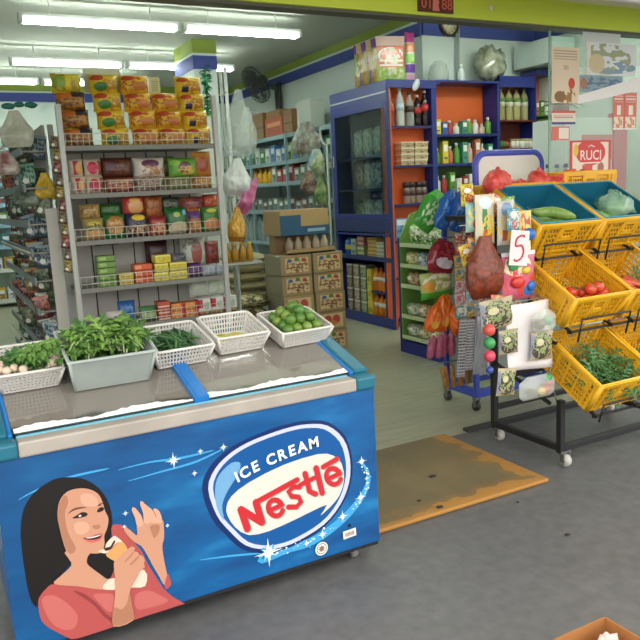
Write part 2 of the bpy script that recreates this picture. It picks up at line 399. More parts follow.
WOMAN=[('p','hair',1,[(-512,683),(-466,667),(-426,634),(-398,591),(-383,543),(-379,499),(-386,441),(-400,402),(-426,367),(-470,367),(-504,353),(-530,363),(-571,333),(-600,306),(-628,291),(-657,265),(-665,237),(-680,266),(-687,322),(-689,386),(-689,456),(-686,524),(-674,584),(-652,629),(-612,665),(-559,686)]),
('p','coral',1,[(-382,467),(-338,454),(-319,422),(-306,375),(-286,338),(-268,282),(-253,246),(-229,187),(-213,158),(-186,121),(-149,84),(-158,78),(-328,77),(-500,73),(-558,77),(-576,88),(-619,131),(-647,165),(-659,199),(-659,253),(-651,275),(-627,297),(-600,306),(-523,277),(-436,271),(-384,342),(-385,410)]),
('p','coral2',1,[(-539,258),(-505,238),(-466,188),(-435,134),(-408,99),(-410,75),(-430,107),(-450,133),(-478,186)]),
('p','coral3',1,[(-474,222),(-441,217),(-403,199),(-407,137),(-431,145),(-456,185)]),
('p','coral3',1,[(-647,260),(-610,266),(-567,222),(-535,162),(-551,118),(-593,127),(-630,176)]),
('p','coral3',1,[(-325,173),(-277,177),(-233,143),(-205,108),(-278,106),(-325,116)]),
('p','skin',1,[(-549,415),(-468,388),(-481,346),(-454,314),(-413,270),(-391,264),(-322,267),(-282,264),(-285,197),(-345,210),(-396,216),(-472,247),(-524,273),(-600,306),(-577,328),(-536,357),(-544,389)]),
('p','cream',1,[(-414,264),(-391,264),(-284,262),(-286,198),(-345,211),(-396,218),(-439,238)]),
('p','hair',1,[(-483,353),(-468,383),(-420,375),(-390,333),(-393,296),(-414,266),(-444,297),(-469,328)]),
('p','skin',1,[(-550,603),(-523,631),(-485,635),(-449,624),(-419,599),(-406,563),(-401,529),(-392,497),(-400,462),(-413,436),(-415,406),(-424,384),(-439,375),(-468,384),(-510,399),(-540,400),(-553,446),(-560,507),(-562,554)]),
('p','skin2',1,[(-550,597),(-529,621),(-521,596),(-537,553),(-534,482),(-514,416),(-537,402),(-552,448),(-559,506),(-561,554)]),
('p','skin3',1,[(-478,608),(-445,606),(-421,576),(-429,554),(-456,561),(-476,575)]),
('p','skin3',1,[(-509,510),(-472,506),(-459,479),(-482,461),(-508,474)]),
('p','skin2',1,[(-450,485),(-436,484),(-423,481),(-427,469),(-443,470)]),
('p','brow',1,[(-529,550),(-509,565),(-482,565),(-462,557),(-483,559),(-507,558)]),
('p','brow',1,[(-424,556),(-415,561),(-405,562),(-409,557),(-420,551)]),
('p','dark',1,[(-515,531),(-496,539),(-479,545),(-462,536),(-467,527),(-486,526)]),
('p','white',1,[(-493,534),(-486,537),(-484,531),(-490,530)]),
('p','dark',1,[(-429,532),(-422,544),(-408,546),(-404,536),(-415,530)]),
('p','lip',1,[(-489,450),(-467,447),(-445,450),(-421,449),(-422,431),(-437,423),(-459,423),(-477,435)]),
('p','mouth',1,[(-485,448),(-468,445),(-446,445),(-424,445),(-427,434),(-442,431),(-468,437)]),
('p','white',1,[(-476,447),(-451,444),(-426,444),(-430,441),(-452,440),(-470,443)]),
('p','skin',1,[(-293,446),(-266,453),(-202,443),(-196,410),(-199,367),(-208,338),(-207,287),(-201,227),(-198,204),(-214,180),(-231,221),(-251,272),(-267,317),(-284,357),(-300,374),(-318,394),(-336,424),(-342,443),(-336,450),(-320,433),(-300,407),(-295,419)]),
('p','skin3',1,[(-307,508),(-301,518),(-290,507),(-273,472),(-272,440),(-293,440),(-298,475)]),
('p','skin3',1,[(-275,524),(-270,534),(-260,523),(-244,476),(-243,442),(-267,447),(-267,482)]),
('p','skin3',1,[(-260,520),(-249,509),(-230,485),(-219,448),(-218,435),(-242,442),(-244,476)]),
('p','skin3',1,[(-229,491),(-216,489),(-204,469),(-200,433),(-218,434),(-221,464)]),
('p','skin2',1,[(-245,430),(-213,424),(-215,397),(-235,377),(-242,398)]),
('p','coral',1,[(-214,177),(-198,221),(-189,189),(-190,173),(-207,161)]),
('p','cone',1,[(-415,362),(-397,378),(-364,399),(-352,399),(-336,360),(-351,349),(-379,331),(-391,334)]),
('p','cream',1,[(-441,384),(-418,389),(-408,408),(-381,427),(-368,418),(-353,397),(-372,398),(-397,380),(-415,369)]),
('p','mouth',1,[(-417,391),(-397,391),(-382,410),(-378,402),(-397,380),(-415,379)]),
('p','skin',1,[(-391,321),(-378,335),(-351,355),(-321,369),(-309,357),(-315,349),(-301,341),(-297,329),(-285,321),(-278,302),(-283,288),(-281,274),(-296,268),(-312,243),(-334,215),(-344,193),(-343,136),(-343,78),(-416,78),(-407,151),(-397,210),(-392,265)]),
('p','skin2',1,[(-408,151),(-381,136),(-359,154),(-346,194),(-345,137),(-344,82),(-415,81)]),
('p','skin2',1,[(-355,316),(-333,334),(-315,349),(-321,337),(-343,319)]),
('p','skin2',1,[(-336,301),(-314,317),(-297,329),(-303,316),(-324,300)])]
LOGO=[('p','navy',1,[(-35,522),(-1,599),(69,650),(150,679),(245,697),(343,706),(429,703),(525,678),(603,601),(632,497),(622,392),(570,296),(481,224),(350,184),(263,179),(192,190),(108,232),(42,315),(-9,400)]),
('p','silver',1,[(-11,516),(22,589),(88,638),(165,666),(256,682),(348,691),(430,688),(521,664),(594,591),(621,493),(612,393),(563,303),(479,235),(356,197),(273,191),(206,203),(126,242),(63,320),(15,401)]),
('p','logoblue',1,[(8,512),(39,581),(101,626),(174,652),(259,667),(346,675),(422,673),(507,650),(575,582),(600,490),(591,397),(546,312),(467,249),(352,214),(275,208),(212,218),(137,255),(78,328),(32,404)]),
('p','logolight',1,[(16,509),(37,561),(89,598),(127,590),(115,547),(69,492),(40,437),(43,374),(18,430)]),
('p','logowhite',2,[(57,426),(81,464),(157,502),(310,540),(469,551),(541,529),(580,484),(588,413),(571,363),(550,333),(514,306),(465,280),(500,320),(419,308),(341,293),(229,276),(141,283),(86,332),(58,390)]),
('s','redsh',29,[(140,308),(118,396)]),
('s','redsh',29,[(118,396),(204,318)]),
('s','redsh',29,[(204,318),(184,409)]),
('s','redsh',23.2,[(184,409),(370,460)]),
('s','redsh',21.8,[(296,369),(288,383),(278,393),(266,399),(253,400),(243,395),(237,385),(235,372),(238,358),(246,344),(257,334),(269,329),(281,329),(291,335),(297,345)]),
('s','redsh',20.3,[(238,359),(296,369)]),
('s','redsh',21.8,[(572,440),(564,454),(552,464),(539,470),(526,471),(515,466),(508,455),(507,442),(510,427),(519,414),(531,403),(544,398),(557,398),(568,404),(574,415)]),
('s','redsh',20.3,[(510,429),(572,440)]),
('s','redsh',21.8,[(380,427),(353,434),(329,420),(341,395),(372,385),(382,360),(361,344),(325,353)]),
('s','redsh',23.2,[(408,479),(424,396),(451,378)]),
('s','redsh',20.3,[(382,435),(448,450)]),
('s','redsh',24.6,[(460,491),(482,375)]),
('s','redsh',21.8,[(493,488),(561,507)]),
('s','nred',28,[(136,312),(114,401)]),
('s','nred',28,[(114,401),(199,323)]),
('s','nred',28,[(199,323),(180,414)]),
('s','nred',22.4,[(180,414),(366,464)]),
('s','nred',21.0,[(291,374),(284,387),(274,398),(261,404),(249,404),(239,399),(233,389),(231,376),(234,362),(242,349),(253,339),(265,333),(277,333),(287,339),(293,349)]),
('s','nred',19.6,[(234,364),(291,374)]),
('s','nred',21.0,[(567,444),(559,458),(548,469),(534,475),(521,475),(510,470),(504,460),(502,447),(506,432),(514,418),(526,408),(539,402),(552,403),(563,409),(569,419)]),
('s','nred',19.6,[(505,434),(567,444)]),
('s','nred',21.0,[(375,431),(348,438),(325,424),(337,400),(368,390),(378,365),(356,349),(320,358)]),
('s','nred',22.4,[(404,483),(420,401),(447,383)]),
('s','nred',19.6,[(378,439),(444,454)]),
('s','nred',23.8,[(456,495),(478,380)]),
('s','nred',21.0,[(489,492),(557,512)])]
ICE=[(104, 514), (187, 541), (278, 560), (375, 576), (482, 587)]
SPARK=[(219, 187, 65), (676, 474, 27), (663, 313, 30), (570, 250, 30), (469, 196, 27), (-137, 662, 34), (-61, 593, 15), (62, 670, 19), (-31, 674, 15), (-331, 502, 13), (-182, 414, 11), (-340, 453, 11), (697, 392, 15), (392, 177, 19)]
TRAIL=[(191, 178), (317, 172), (411, 176), (499, 201), (584, 242), (652, 293), (700, 354), (708, 412), (676, 474)]
SWIRL=[[(-333, 668), (-223, 673), (-110, 663), (29, 665)], [(-302, 622), (-190, 627), (-54, 635), (70, 664)], [(-675, 639), (-540, 679), (-367, 683)], [(-67, 237), (56, 218), (192, 190)]]
MARKS=[(461, 134), (600, 164), (602, 200)]
M_fz = freezer_blue(); M_fside = mat('freezer_side', '#0d5488', .3); M_teal = mat('corner_teal', '#1f6a7e', .35); M_rail = noisy('rail_grey', '#b1a99e', '#a0988e', 5, .4)
M_liner = noisy('freezer_liner', '#8d857c', '#77706a', 4, .5); M_dk = mat('dark_base', '#1b1b1d', .6); M_bluep = mat('divider_blue', '#1f77c4', .3)
put('base_board', B().bx(-.70, .71, .05, .575, .075, .115), M_dk, fz)
def side_wall(x0, x1):
    b = B(); P = [(.046, .085), (.046, .79), (.62, .957), (.62, .085)]
    vs = [(x0, y, z) for y, z in P]+[(x1, y, z) for y, z in P]
    return b.add(vs, [(0, 1, 2, 3), (7, 6, 5, 4), (0, 4, 5, 1), (1, 5, 6, 2), (2, 6, 7, 3), (3, 7, 4, 0)])
put('side_panel', side_wall(.71, .755), M_fside, fz, bev=.004); put('side_panel', side_wall(-.745, -.70), M_fside, fz, bev=.004)
put('back_panel', B().bx(-.70, .71, .575, .62, .075, .96), M_fside, fz)
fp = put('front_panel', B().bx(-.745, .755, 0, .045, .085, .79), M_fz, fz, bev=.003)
put('kick_strip', B().bx(-.74, .75, .008, .05, .068, .085), M_dk, fz)
put('liner', B().bx(-.70, .71, .05, .07, .3, .80).bx(-.70, .71, .55, .575, .3, .93).bx(-.70, -.68, .07, .55, .3, .82).bx(.69, .71, .07, .55, .3, .82).bx(-.68, .69, .07, .55, .3, .32), M_liner, fz)
put('front_rail', B().bx(-.66, .665, -.012, .055, -.055, .0, 0, T(0, 0, .842)).bx(-.66, .665, .055, .07, -.045, .004, 1, T(0, 0, .842)), [M_rail, mat('seal_teal', '#5fa9bd', .4)], fz, bev=.008)
for s, x0, x1 in ((-1, -.75, -.66), (1, .665, .76)):
    put('corner_cap', B().bx(x0, x1, -.014, .06, -.058, .004, 0, T(0, 0, .842)), M_teal, fz, bev=.014, seg=3)
    put('side_rail', B().bx(x0 if s < 0 else .69, x1 if s > 0 else -.685, .055, .645, -.03, .006, 0, SM).bx(-.686 if s < 0 else .672, -.668 if s < 0 else .692, .055, .64, -.03, .0, 1, SM), [M_teal, M_bluep], fz, bev=.008)
put('rear_rail', B().bx(-.75, .76, .60, .645, -.03, .006, 0, SM), M_teal, fz, bev=.006)
put('divider_rail', B().bx(-.016, .042, .06, .62, -.03, .012, 0, SM).bx(-.005, .0, .06, .62, .012, .014, 0, SM), M_bluep, fz, bev=.004)
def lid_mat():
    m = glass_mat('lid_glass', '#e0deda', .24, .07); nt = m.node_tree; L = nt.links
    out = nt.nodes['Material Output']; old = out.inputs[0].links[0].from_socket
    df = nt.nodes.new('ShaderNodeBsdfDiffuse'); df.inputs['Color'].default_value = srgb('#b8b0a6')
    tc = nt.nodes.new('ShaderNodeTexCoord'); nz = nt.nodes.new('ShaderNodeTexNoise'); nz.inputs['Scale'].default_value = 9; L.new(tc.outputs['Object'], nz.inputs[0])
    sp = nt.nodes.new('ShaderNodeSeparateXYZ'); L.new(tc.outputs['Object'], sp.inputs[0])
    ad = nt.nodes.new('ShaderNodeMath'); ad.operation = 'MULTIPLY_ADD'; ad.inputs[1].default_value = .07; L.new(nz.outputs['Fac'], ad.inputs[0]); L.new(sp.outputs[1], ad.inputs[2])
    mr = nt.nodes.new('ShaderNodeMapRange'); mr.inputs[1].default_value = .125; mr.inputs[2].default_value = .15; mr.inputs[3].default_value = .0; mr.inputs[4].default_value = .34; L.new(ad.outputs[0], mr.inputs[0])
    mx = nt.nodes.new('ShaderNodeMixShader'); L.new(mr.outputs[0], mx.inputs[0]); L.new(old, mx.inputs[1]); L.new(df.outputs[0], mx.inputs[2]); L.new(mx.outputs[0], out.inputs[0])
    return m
M_lid = lid_mat()
for x0, x1 in ((-.668, -.016), (.042, .672)):
    put('glass_lid', B().bx(x0, x1, .065, .61, -.012, -.004, 0, SM), M_lid, fz)
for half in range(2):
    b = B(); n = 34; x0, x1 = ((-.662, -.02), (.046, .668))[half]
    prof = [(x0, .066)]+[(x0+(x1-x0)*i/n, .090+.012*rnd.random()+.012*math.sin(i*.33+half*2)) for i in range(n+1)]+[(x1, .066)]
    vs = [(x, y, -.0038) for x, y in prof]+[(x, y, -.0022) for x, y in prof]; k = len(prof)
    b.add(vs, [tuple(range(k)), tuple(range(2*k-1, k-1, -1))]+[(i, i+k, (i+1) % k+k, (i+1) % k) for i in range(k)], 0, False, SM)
    put('reflection_strip', b, mat('reflection_white', '#f6f9f9', .6), fz)  # jagged white shape painting the bright reflection along the lid's front edge
b = B()
for i in range(16):
    for j in range(4):
        x = -.62+i*.081; y = .13+j*.115
        if abs(x-.012) < .04: continue
        b.bx(x-.03, x+.03, y-.04, y+.04, .32, .52+rnd.random()*.06, rnd.randrange(5), T(0, 0, 0))
put('frozen_stock', b, [mat('stk%d' % i, c, .5) for i, c in enumerate(('#6b5a52', '#7d7066', '#8b3a3a', '#5c4a6d', '#9a8f80'))], fz)
for x in (-.65, .66):
    for y in (.08, .54):
        c = put('caster', B().tube([(x-.012, y, .03), (x+.012, y, .03)], .03, 14), mat('caster_grey', '#7f7f7f', .4), fz)
        put('caster_fork', B().bx(x-.02, x-.014, y-.015, y+.015, .03, .08).bx(x+.014, x+.02, y-.015, y+.015, .03, .08).bx(x-.02, x+.02, y-.018, y+.018, .07, .078), mat('fork', '#8b8b8b', .35, .8), c)
# printed graphics on the front panel
PM = {}
for k, c in dict(hair='#14100f', coral='#ae4f4c', coral2='#8a3a3b', coral3='#be6661', skin='#c48f74', skin2='#a9755a', skin3='#d0a086', cream='#dccab6', brow='#6a4336', dark='#2a1c1a', white='#efe6dc',
                 lip='#c9605c', mouth='#471a1a', cone='#d09a5e', navy='#0c2a60', silver='#c3c9de', logoblue='#0f5495', logolight='#6fa4cc', logowhite='#dcd4c8', nred='#c42d35', redsh='#b07a70',
                 trail='#3f9fd4', glow='#bfe6f5', pure='#f4f8f4', stick='#e9e6dc', ink='#8a6a58', black='#151515').items():
    PM[k] = mat('print_'+k, c, .3)
def graphic(name, items, y0, dy, label, n=3):
    keys = []; b = B(); y = y0
    for kind, m, s, pts in items:
        if m not in keys: keys.append(m)
        mi = keys.index(m); pts = [(x/1000, z/1000) for x, z in pts]
        if kind == 'p':
            q = catmull(pts, n) if s == 1 else catmull(pts, 2) if s == 2 else [Vector(p) for p in pts]
            b.add([(p[0], y, p[1]) for p in q], [tuple(range(len(q)))], mi)
        else:
            r = s/2000; q = [Vector(p) for p in pts]; k = len(q); L = []; R = []
            for i in range(k):
                d = (q[min(i+1, k-1)]-q[max(i-1, 0)]).normalized(); nn = Vector((-d.y, d.x)); L.append(q[i]+nn*r); R.append(q[i]-nn*r)
            for i in range(k-1):
                b.add([(p[0], y, p[1]) for p in (L[i], L[i+1], R[i+1], R[i])], [(0, 1, 2, 3)], mi)
            for c in (q[0], q[-1]):
                b.add([(c.x+r*math.cos(a*math.pi/6), y-dy*.3, c.y+r*math.sin(a*math.pi/6)) for a in range(12)], [tuple(range(12))], mi)
        y -= dy
    return b, [PM[k] for k in keys], keys, y
b, ms, ks, y = graphic('portrait', WOMAN, -.0008, .00012, '')
put('portrait_print', b, ms, fp, label='printed picture of a smiling person in a coral top holding an ice cream cone')
b, ms, ks, y = graphic('logo', LOGO, -.0008, .00012, '')
if 'pure' not in ks: ms.append(PM['pure'])
word = 'ICE CREAM'; P = catmull([(x/1000, z/1000) for x, z in ICE[:1]+ICE+ICE[-1:]], 8)[8:41]
cum = [0]
for i in range(1, len(P)): cum.append(cum[-1]+(P[i]-P[i-1]).length)
adv = dict(I=.5, C=1.08, E=.98, R=1.08, A=1.1, M=1.3); adv[' '] = .55
tot = sum(adv[c] for c in word); pos = 0
for ch in word:
    s = (pos+adv[ch]/2)/tot*cum[-1]; pos += adv[ch]
    i = max(j for j in range(len(cum)) if cum[j] <= s); i = min(i, len(P)-2)
    p = P[i].lerp(P[i+1], (s-cum[i])/(cum[i+1]-cum[i])); d = P[i+1]-P[i]
    if ch != ' ': text_b(b, ch, .062, T(p.x, y-.0006, p.y) @ RY(-math.atan2(d.y, d.x)), len(ms)-1, off=.0018)
put('brand_logo', b, ms, fp, label='oval brand logo with red lettering')
# swirls, sparkles and stickers
b = B(); kk = ['trail', 'glow', 'pure', 'stick', 'ink', 'black']
def strip(pts, w0, w1, mi, y):
    q = catmull([(x/1000, z/1000) for x, z in pts]+[(pts[-1][0]/1000+.001, pts[-1][1]/1000)], 6)[:6*(len(pts)-1)+1]; k = len(q); L = []; R = []
    for i in range(k):
        d = (q[min(i+1, k-1)]-q[max(i-1, 0)]).normalized(); nn = Vector((-d.y, d.x)); r = (w0+(w1-w0)*i/(k-1))*(math.sin(math.pi*min(1, max(.03, i/(k-1))))**.5)/2
        L.append(q[i]+nn*r); R.append(q[i]-nn*r)
    for i in range(k-1): b.add([(p.x, y, p.y) for p in (L[i], L[i+1], R[i+1], R[i])], [(0, 1, 2, 3)], mi)
for s in SWIRL: strip(s, .004, .012, 0, -.0006)
strip(TRAIL, .05, .022, 0, -.0006)
for i in range(90):
    j = rnd.random()**1.3*(len(TRAIL)-1); a = int(j); f = j-a
    if a >= len(TRAIL)-1: continue
    x = (TRAIL[a][0]*(1-f)+TRAIL[a+1][0]*f)/1000+rnd.gauss(0, .009); z = (TRAIL[a][1]*(1-f)+TRAIL[a+1][1]*f)/1000+rnd.gauss(0, .009); r = .0015+.004*rnd.random()**2
    b.add([(x+r*math.cos(q*1.047), -.0009, z+r*math.sin(q*1.047)) for q in range(6)], [tuple(range(6))], 1 if rnd.random() < .5 else 2)
def star(x, z, r, n, k, mi, y, rot=0):
    pts = [(x+(r if i % 2 == 0 else r*k)*math.cos(math.pi*i/n+rot), y, z+(r if i % 2 == 0 else r*k)*math.sin(math.pi*i/n+rot)) for i in range(2*n)]
    b.add(pts, [tuple(range(2*n))], mi)
for x, z, r in SPARK:
    x /= 1000; z /= 1000; r /= 1000
    star(x, z, r*.62, 8, .5, 0, -.0050); star(x, z, r*.62, 8, .3, 1, -.0052, .2); star(x, z, r, 4, .12, 2, -.0054, 0); star(x, z, r*.34, 10, .8, 2, -.0056)
(ax, az), (bx_, bz), (cx_, cz) = [(p[0]/1000, p[1]/1000) for p in MARKS]
def disc(x, z, rx, rz, mi, y, n=20): b.add([(x+rx*math.cos(q*2*math.pi/n), y, z+rz*math.sin(q*2*math.pi/n)) for q in range(n)], [tuple(range(n))], mi)
put('sparkle_print', b, [PM[k] for k in kk], fp, label='printed white sparkles and pale blue swirls'); b = B()
disc(ax, az, .03, .03, 3, -.0060); disc(ax, az, .024, .024, 5, -.0062); disc(ax, az, .021, .021, 3, -.0064); star(ax, az, .018, 8, .55, 4, -.0066)
put('round_sticker', b, [PM[k] for k in kk], fp, label='small round black and white certification sticker'); b = B()
Q = T(bx_, 0, bz) @ RY(-.05)
b.add([Q @ Vector(p) for p in ((-.032, -.006, -.018), (.032, -.006, -.018), (.032, -.006, .018), (-.032, -.006, .018))], [(0, 1, 2, 3)], 3)
for i in range(7): b.add([Q @ Vector(p) for p in ((-.022+i*.0066, -.0062, -.010), (-.0175+i*.0066, -.0062, -.010), (-.0175+i*.0066, -.0062, .008), (-.022+i*.0066, -.0062, .008))], [(0, 1, 2, 3)], 4)
put('label_sticker', b, [PM[k] for k in kk], fp, label='small white rectangular sticker')
b = B(); disc(cx_, cz, .008, .006, 5, -.006); put('lock_hole', b, [PM[k] for k in kk], fp)
# ================================================================== baskets of vegetables on the freezer top
def on_top(x, y, dz=.002): return Vector((x, y, .84+.29*(y-2.565)+dz))
M_bw = mat('basket_white', '#dcd9d2', .45); M_bt = noisy('bin_clear', '#cfd8d2', '#bcc8c2', 5, .25, alpha=.55)
def basket_mesh(w, d, h, fl, nu, nd, nv, wu, wv, solid=False, th=.0025):
    b = B(); x0, x1 = -w/2, w/2
    lo = [(x0, 0, .004), (x1, 0, .004), (x1, d, .004), (x0, d, .004)]
    hi = [(x0-fl, -fl, h), (x1+fl, -fl, h), (x1+fl, d+fl, h), (x0-fl, d+fl, h)]
    for i in range(4):
        j = (i+1) % 4; n = nu if i % 2 == 0 else nd
        if solid:
            lattice(b, (lo[i], lo[j], hi[j], hi[i]), 1, 1, 1, 1, th)
        else:
            lattice(b, (lo[i], lo[j], hi[j], hi[i]), n, nv, wu/n, wv/nv, th)
        b.tube([lo[i], hi[i]], .006, 6)
    b.bx(x0, x1, 0, d, 0, .006)
    rim = []
    for (cx, cy, sx, sy) in ((x0-fl, -fl, 1, 1), (x1+fl, -fl, -1, 1), (x1+fl, d+fl, -1, -1), (x0-fl, d+fl, 1, -1)):
        r = .018; A = [(cx, cy+sy*r), (cx+sx*r*.3, cy+sy*r*.3), (cx+sx*r, cy)]
        rim += A if sx*sy > 0 else A[::-1]
    b.tube([(x, y, h) for x, y in rim], .0062, 8, closed=True)
    return b
def basket(name, loc, w, d, h, fl, nu, nd, nv, wu, wv, label, cat, m=None, solid=False, rz=0, handle=False):
    b = basket_mesh(w, d, h, fl, nu, nd, nv, wu, wv, solid)
    o = put(name, b, m or M_bw, loc=loc, rot=(SL, 0, rz), label=label, cat=cat)
    return o
RT = lambda loc, p, rz=0: Vector(loc)+(RX(SL) @ RZ(rz) @ Vector(p))
def leaf_into(b, base, d, ln, wd, droop, mi):
    d = Vector(d).normalized(); side = d.cross(Vector((0, 0, 1)))
    side = side.normalized() if side.length > 1e-3 else Vector((1, 0, 0)); up = side.cross(d)
    def fn(u, v):
        a = 2*v-1; wv = wd*math.sin(math.pi*min(1, u*.92+.06))**.8
        return Vector(base)+d*(ln*u)+up*(-droop*u*u*ln+abs(a)*wv*.25)+side*(a*wv/2)
    b.grid(fn, 4, 2, mi)
def sprig(seed, ln=.13, n=8, lw=.022, ll=.05):
    r = random.Random(seed); b = B(); p = []
    for i in range(6):
        t = i/5; p.append((math.sin(t*1.3+seed)*.014*t, ln*t, .035*math.sin(t*2.2)*(.5+r.random()*.5)))
    b.tube(p, [.0026*(1-.5*i/5) for i in range(6)], 5, 1)
    for i in range(n):
        t = .25+.75*i/(n-1); k = min(5, int(t*5)); s = 1 if i % 2 else -1
        leaf_into(b, p[k], (s*(.5+r.random()*.6), .45+r.random()*.5, .1+r.random()*.6), ll*(.7+.5*r.random()), lw*(.8+.4*r.random()), .25+r.random()*.5, 0)
    leaf_into(b, p[5], (0, 1, .3), ll, lw, .3, 0)
    return b
def leafm(k, c1, c2): return noisy(k, c1, c2, 14, .45, 'Object')
LEAF = [[leafm('leaf_a', '#4a7430', '#668f42'), mat('stem_pale', '#b9cf8f', .5)], [leafm('leaf_b', '#355f2c', '#4c7a3a'), mat('stem_green', '#8fb063', .5)],
        [leafm('leaf_c', '#2f5a30', '#48783f'), mat('stem_dark', '#5c8048', .5)], [leafm('leaf_d', '#6a9440', '#86ab58'), mat('stem_pale', '#b9cf8f', .5)]]
SPR = {}
def heap_sprigs(name, loc, w, d, z0, h, n, kinds, label, group, rz=0, ln=.13, seed=0, tilt=None, over=0, cat='vegetable', rot0=None):
    r = random.Random(seed)
    for i in range(n):
        k = r.choice(kinds); v = r.randrange(3)
        if (k, v, ln) not in SPR:
            SPR[(k, v, ln)] = sprig(v*7+k, ln, 13, ln*.13, ln*.27).mesh(name, LEAF[k])
        u, t = r.random()*2-1, r.random()*2-1
        x = u*w/2*.8; y = d/2+t*d/2*.55; z = z0+h*(1-max(abs(u), abs(t))**2*.6)*(.35+.65*r.random())
        a = r.uniform(-math.pi, math.pi)
        M = Matrix.Translation(Vector(loc)) @ (rot0 or (RX(SL) @ RZ(rz))) @ T(x, y, z) @ RZ(a) @ RX(r.uniform(-.2, .5)) @ T(0, -ln*.5, 0)
        o = put(name, SPR[(k, v, ln)], [], label=label, cat=cat, group=group)
        o.location, q, s = M.decompose(); o.rotation_euler = q.to_euler()
# left white basket: dark greens with pale roots
L1 = on_top(.262, 2.893)
basket('produce_basket', L1, .20, .2, .085, .022, 16, 13, 6, .45, .5, 'white perforated plastic basket of dark greens at the left end of the freezer', 'basket', rz=.03)
heap_sprigs('leafy_sprig', L1, .17, .18, .05, .045, 46, [1, 2], 'dark green leafy sprig with a pale stem in the leftmost white basket', 'greens in the leftmost basket', .03, .085, 3)
GAR = B().ball((0, 0, 0), .017, 10, 0, (1, 1, .9), .3, 2); GAR.tube([(0, 0, .012), (0, .004, .03)], [.006, .002], 6)
g0 = GAR.mesh('garlic_bulb', [noisy('garlic', '#e6d6bd', '#d8bfa6', 8, .5)])
for i, (x, y, z) in enumerate(((-.10, .02, .092), (-.075, .0, .094), (-.05, .012, .096), (-.095, .045, .10), (-.02, -.004, .094), (.085, .01, .094), (.10, .04, .096))):
    put('garlic_bulb', g0, [], loc=RT(L1, (x, y, z)), rot=(i*.7, i, i*2), label='pale garlic bulb among the greens at the front of the leftmost white basket', cat='vegetable', group='garlic in the leftmost basket')
# clear bin: pale leafy greens
L2 = on_top(.555, 2.826)
t_ = basket('storage_bin', L2, .285, .235, .135, .02, 1, 1, 1, 1, 1, 'cloudy translucent plastic bin piled with leafy greens on the freezer', 'bin', M_bt, True, rz=.01)
put('rim', B().tube([(x, y, .137) for x, y in ((-.168, -.024), (.168, -.024), (.168, .259), (-.168, .259))], .005, 4, closed=True), mat('bin_rim', '#c9d4cf', .3, alpha=.85), t_)
heap_sprigs('leafy_sprig', L2, .30, .25, .02, .05, 16, [0, 1], 'green leafy sprig piled in the cloudy translucent bin', 'greens in the translucent bin', 0, .13, 5)
heap_sprigs('leafy_sprig', L2, .29, .24, .10, .08, 96, [0, 0, 1, 3, 3], 'green leafy sprig piled in the cloudy translucent bin', 'greens in the translucent bin', 0, .13, 6)
for i in range(9):
    k = 3
    M = Matrix.Translation(L2) @ RX(SL) @ T(-.15-.006*i, .10+.02*(i % 4), .15+.008*(i % 3)) @ RZ(1.9+.25*(i % 4)) @ RX(-.25)
    o = put('leafy_sprig', SPR[(0, i % 3, .13)] if (0, i % 3, .13) in SPR else sprig(i, .15).mesh('leafy_sprig', LEAF[0]), [], label='green leafy sprig spilling over the left rim of the translucent bin', cat='vegetable', group='greens spilling left of the bin')
    o.location, q, s = M.decompose(); o.rotation_euler = q.to_euler()
# beans
def bean_mesh(seed, ln=.11):
    r = random.Random(seed); c = r.uniform(-.3, .3)
    pts = [(c*.05*math.sin(math.pi*i/7), ln*(i/7-.5), .006*math.sin(math.pi*i/7)) for i in range(8)]
    return B().tube(pts, [.002, .0052, .006, .0062, .006, .0058, .0048, .0015], 7)
M_bean = [noisy('bean%d' % i, a, c, 20, .45) for i, (a, c) in enumerate((('#2f5530', '#3f6b3a'), ('#3a6638', '#4d7d44'), ('#274a2c', '#365d35')))]
BM = [[bean_mesh(s).mesh('okra_pod', [m]) for s in range(3)] for m in M_bean]
L3 = on_top(.862, 2.895); Z3 = -.05
basket('produce_basket', L3, .215, .21, .085, .02, 17, 15, 4, .42, .3, 'white slotted basket filled with dark green okra pods, between bin and empty basket', 'basket', rz=.06)
for i in range(95):
    u, v = rnd.uniform(-1, 1), rnd.uniform(-1, 1)
    p = RT(L3, (u*.066, .105+v*.066, .03+.062*rnd.random()*(1-.35*max(abs(u), abs(v)))), .06)
    put('okra_pod', BM[rnd.randrange(3)][rnd.randrange(3)], [], loc=p, rot=(SL+rnd.uniform(-.25, .25), rnd.uniform(-.3, .3), rnd.choice((0, 1.2, -1, .5, 1.57))+rnd.uniform(-.4, .4)), label='dark green okra pod in the white slotted basket', cat='vegetable', group='okra in the slotted basket')
# nearly empty basket
L4 = on_top(1.137, 2.931)
basket('produce_basket', L4, .20, .19, .088, .022, 17, 15, 4, .42, .3, 'nearly empty white slotted basket between the okra and the limes', 'basket', rz=.05)
for i in range(7):
    put('bean_pod', bean_mesh(i+20, .09).mesh('bean_pod', [mat('bean_yellow', '#b7b04e', .5)]), [], loc=RT(L4, (-.07+.022*i, .11+.012*(i % 3), .014)), rot=(SL, 0, 1.2+.3*(i % 3)), label='yellow green bean pod on the floor of the nearly empty basket', cat='vegetable', group='leftover beans in the nearly empty basket')
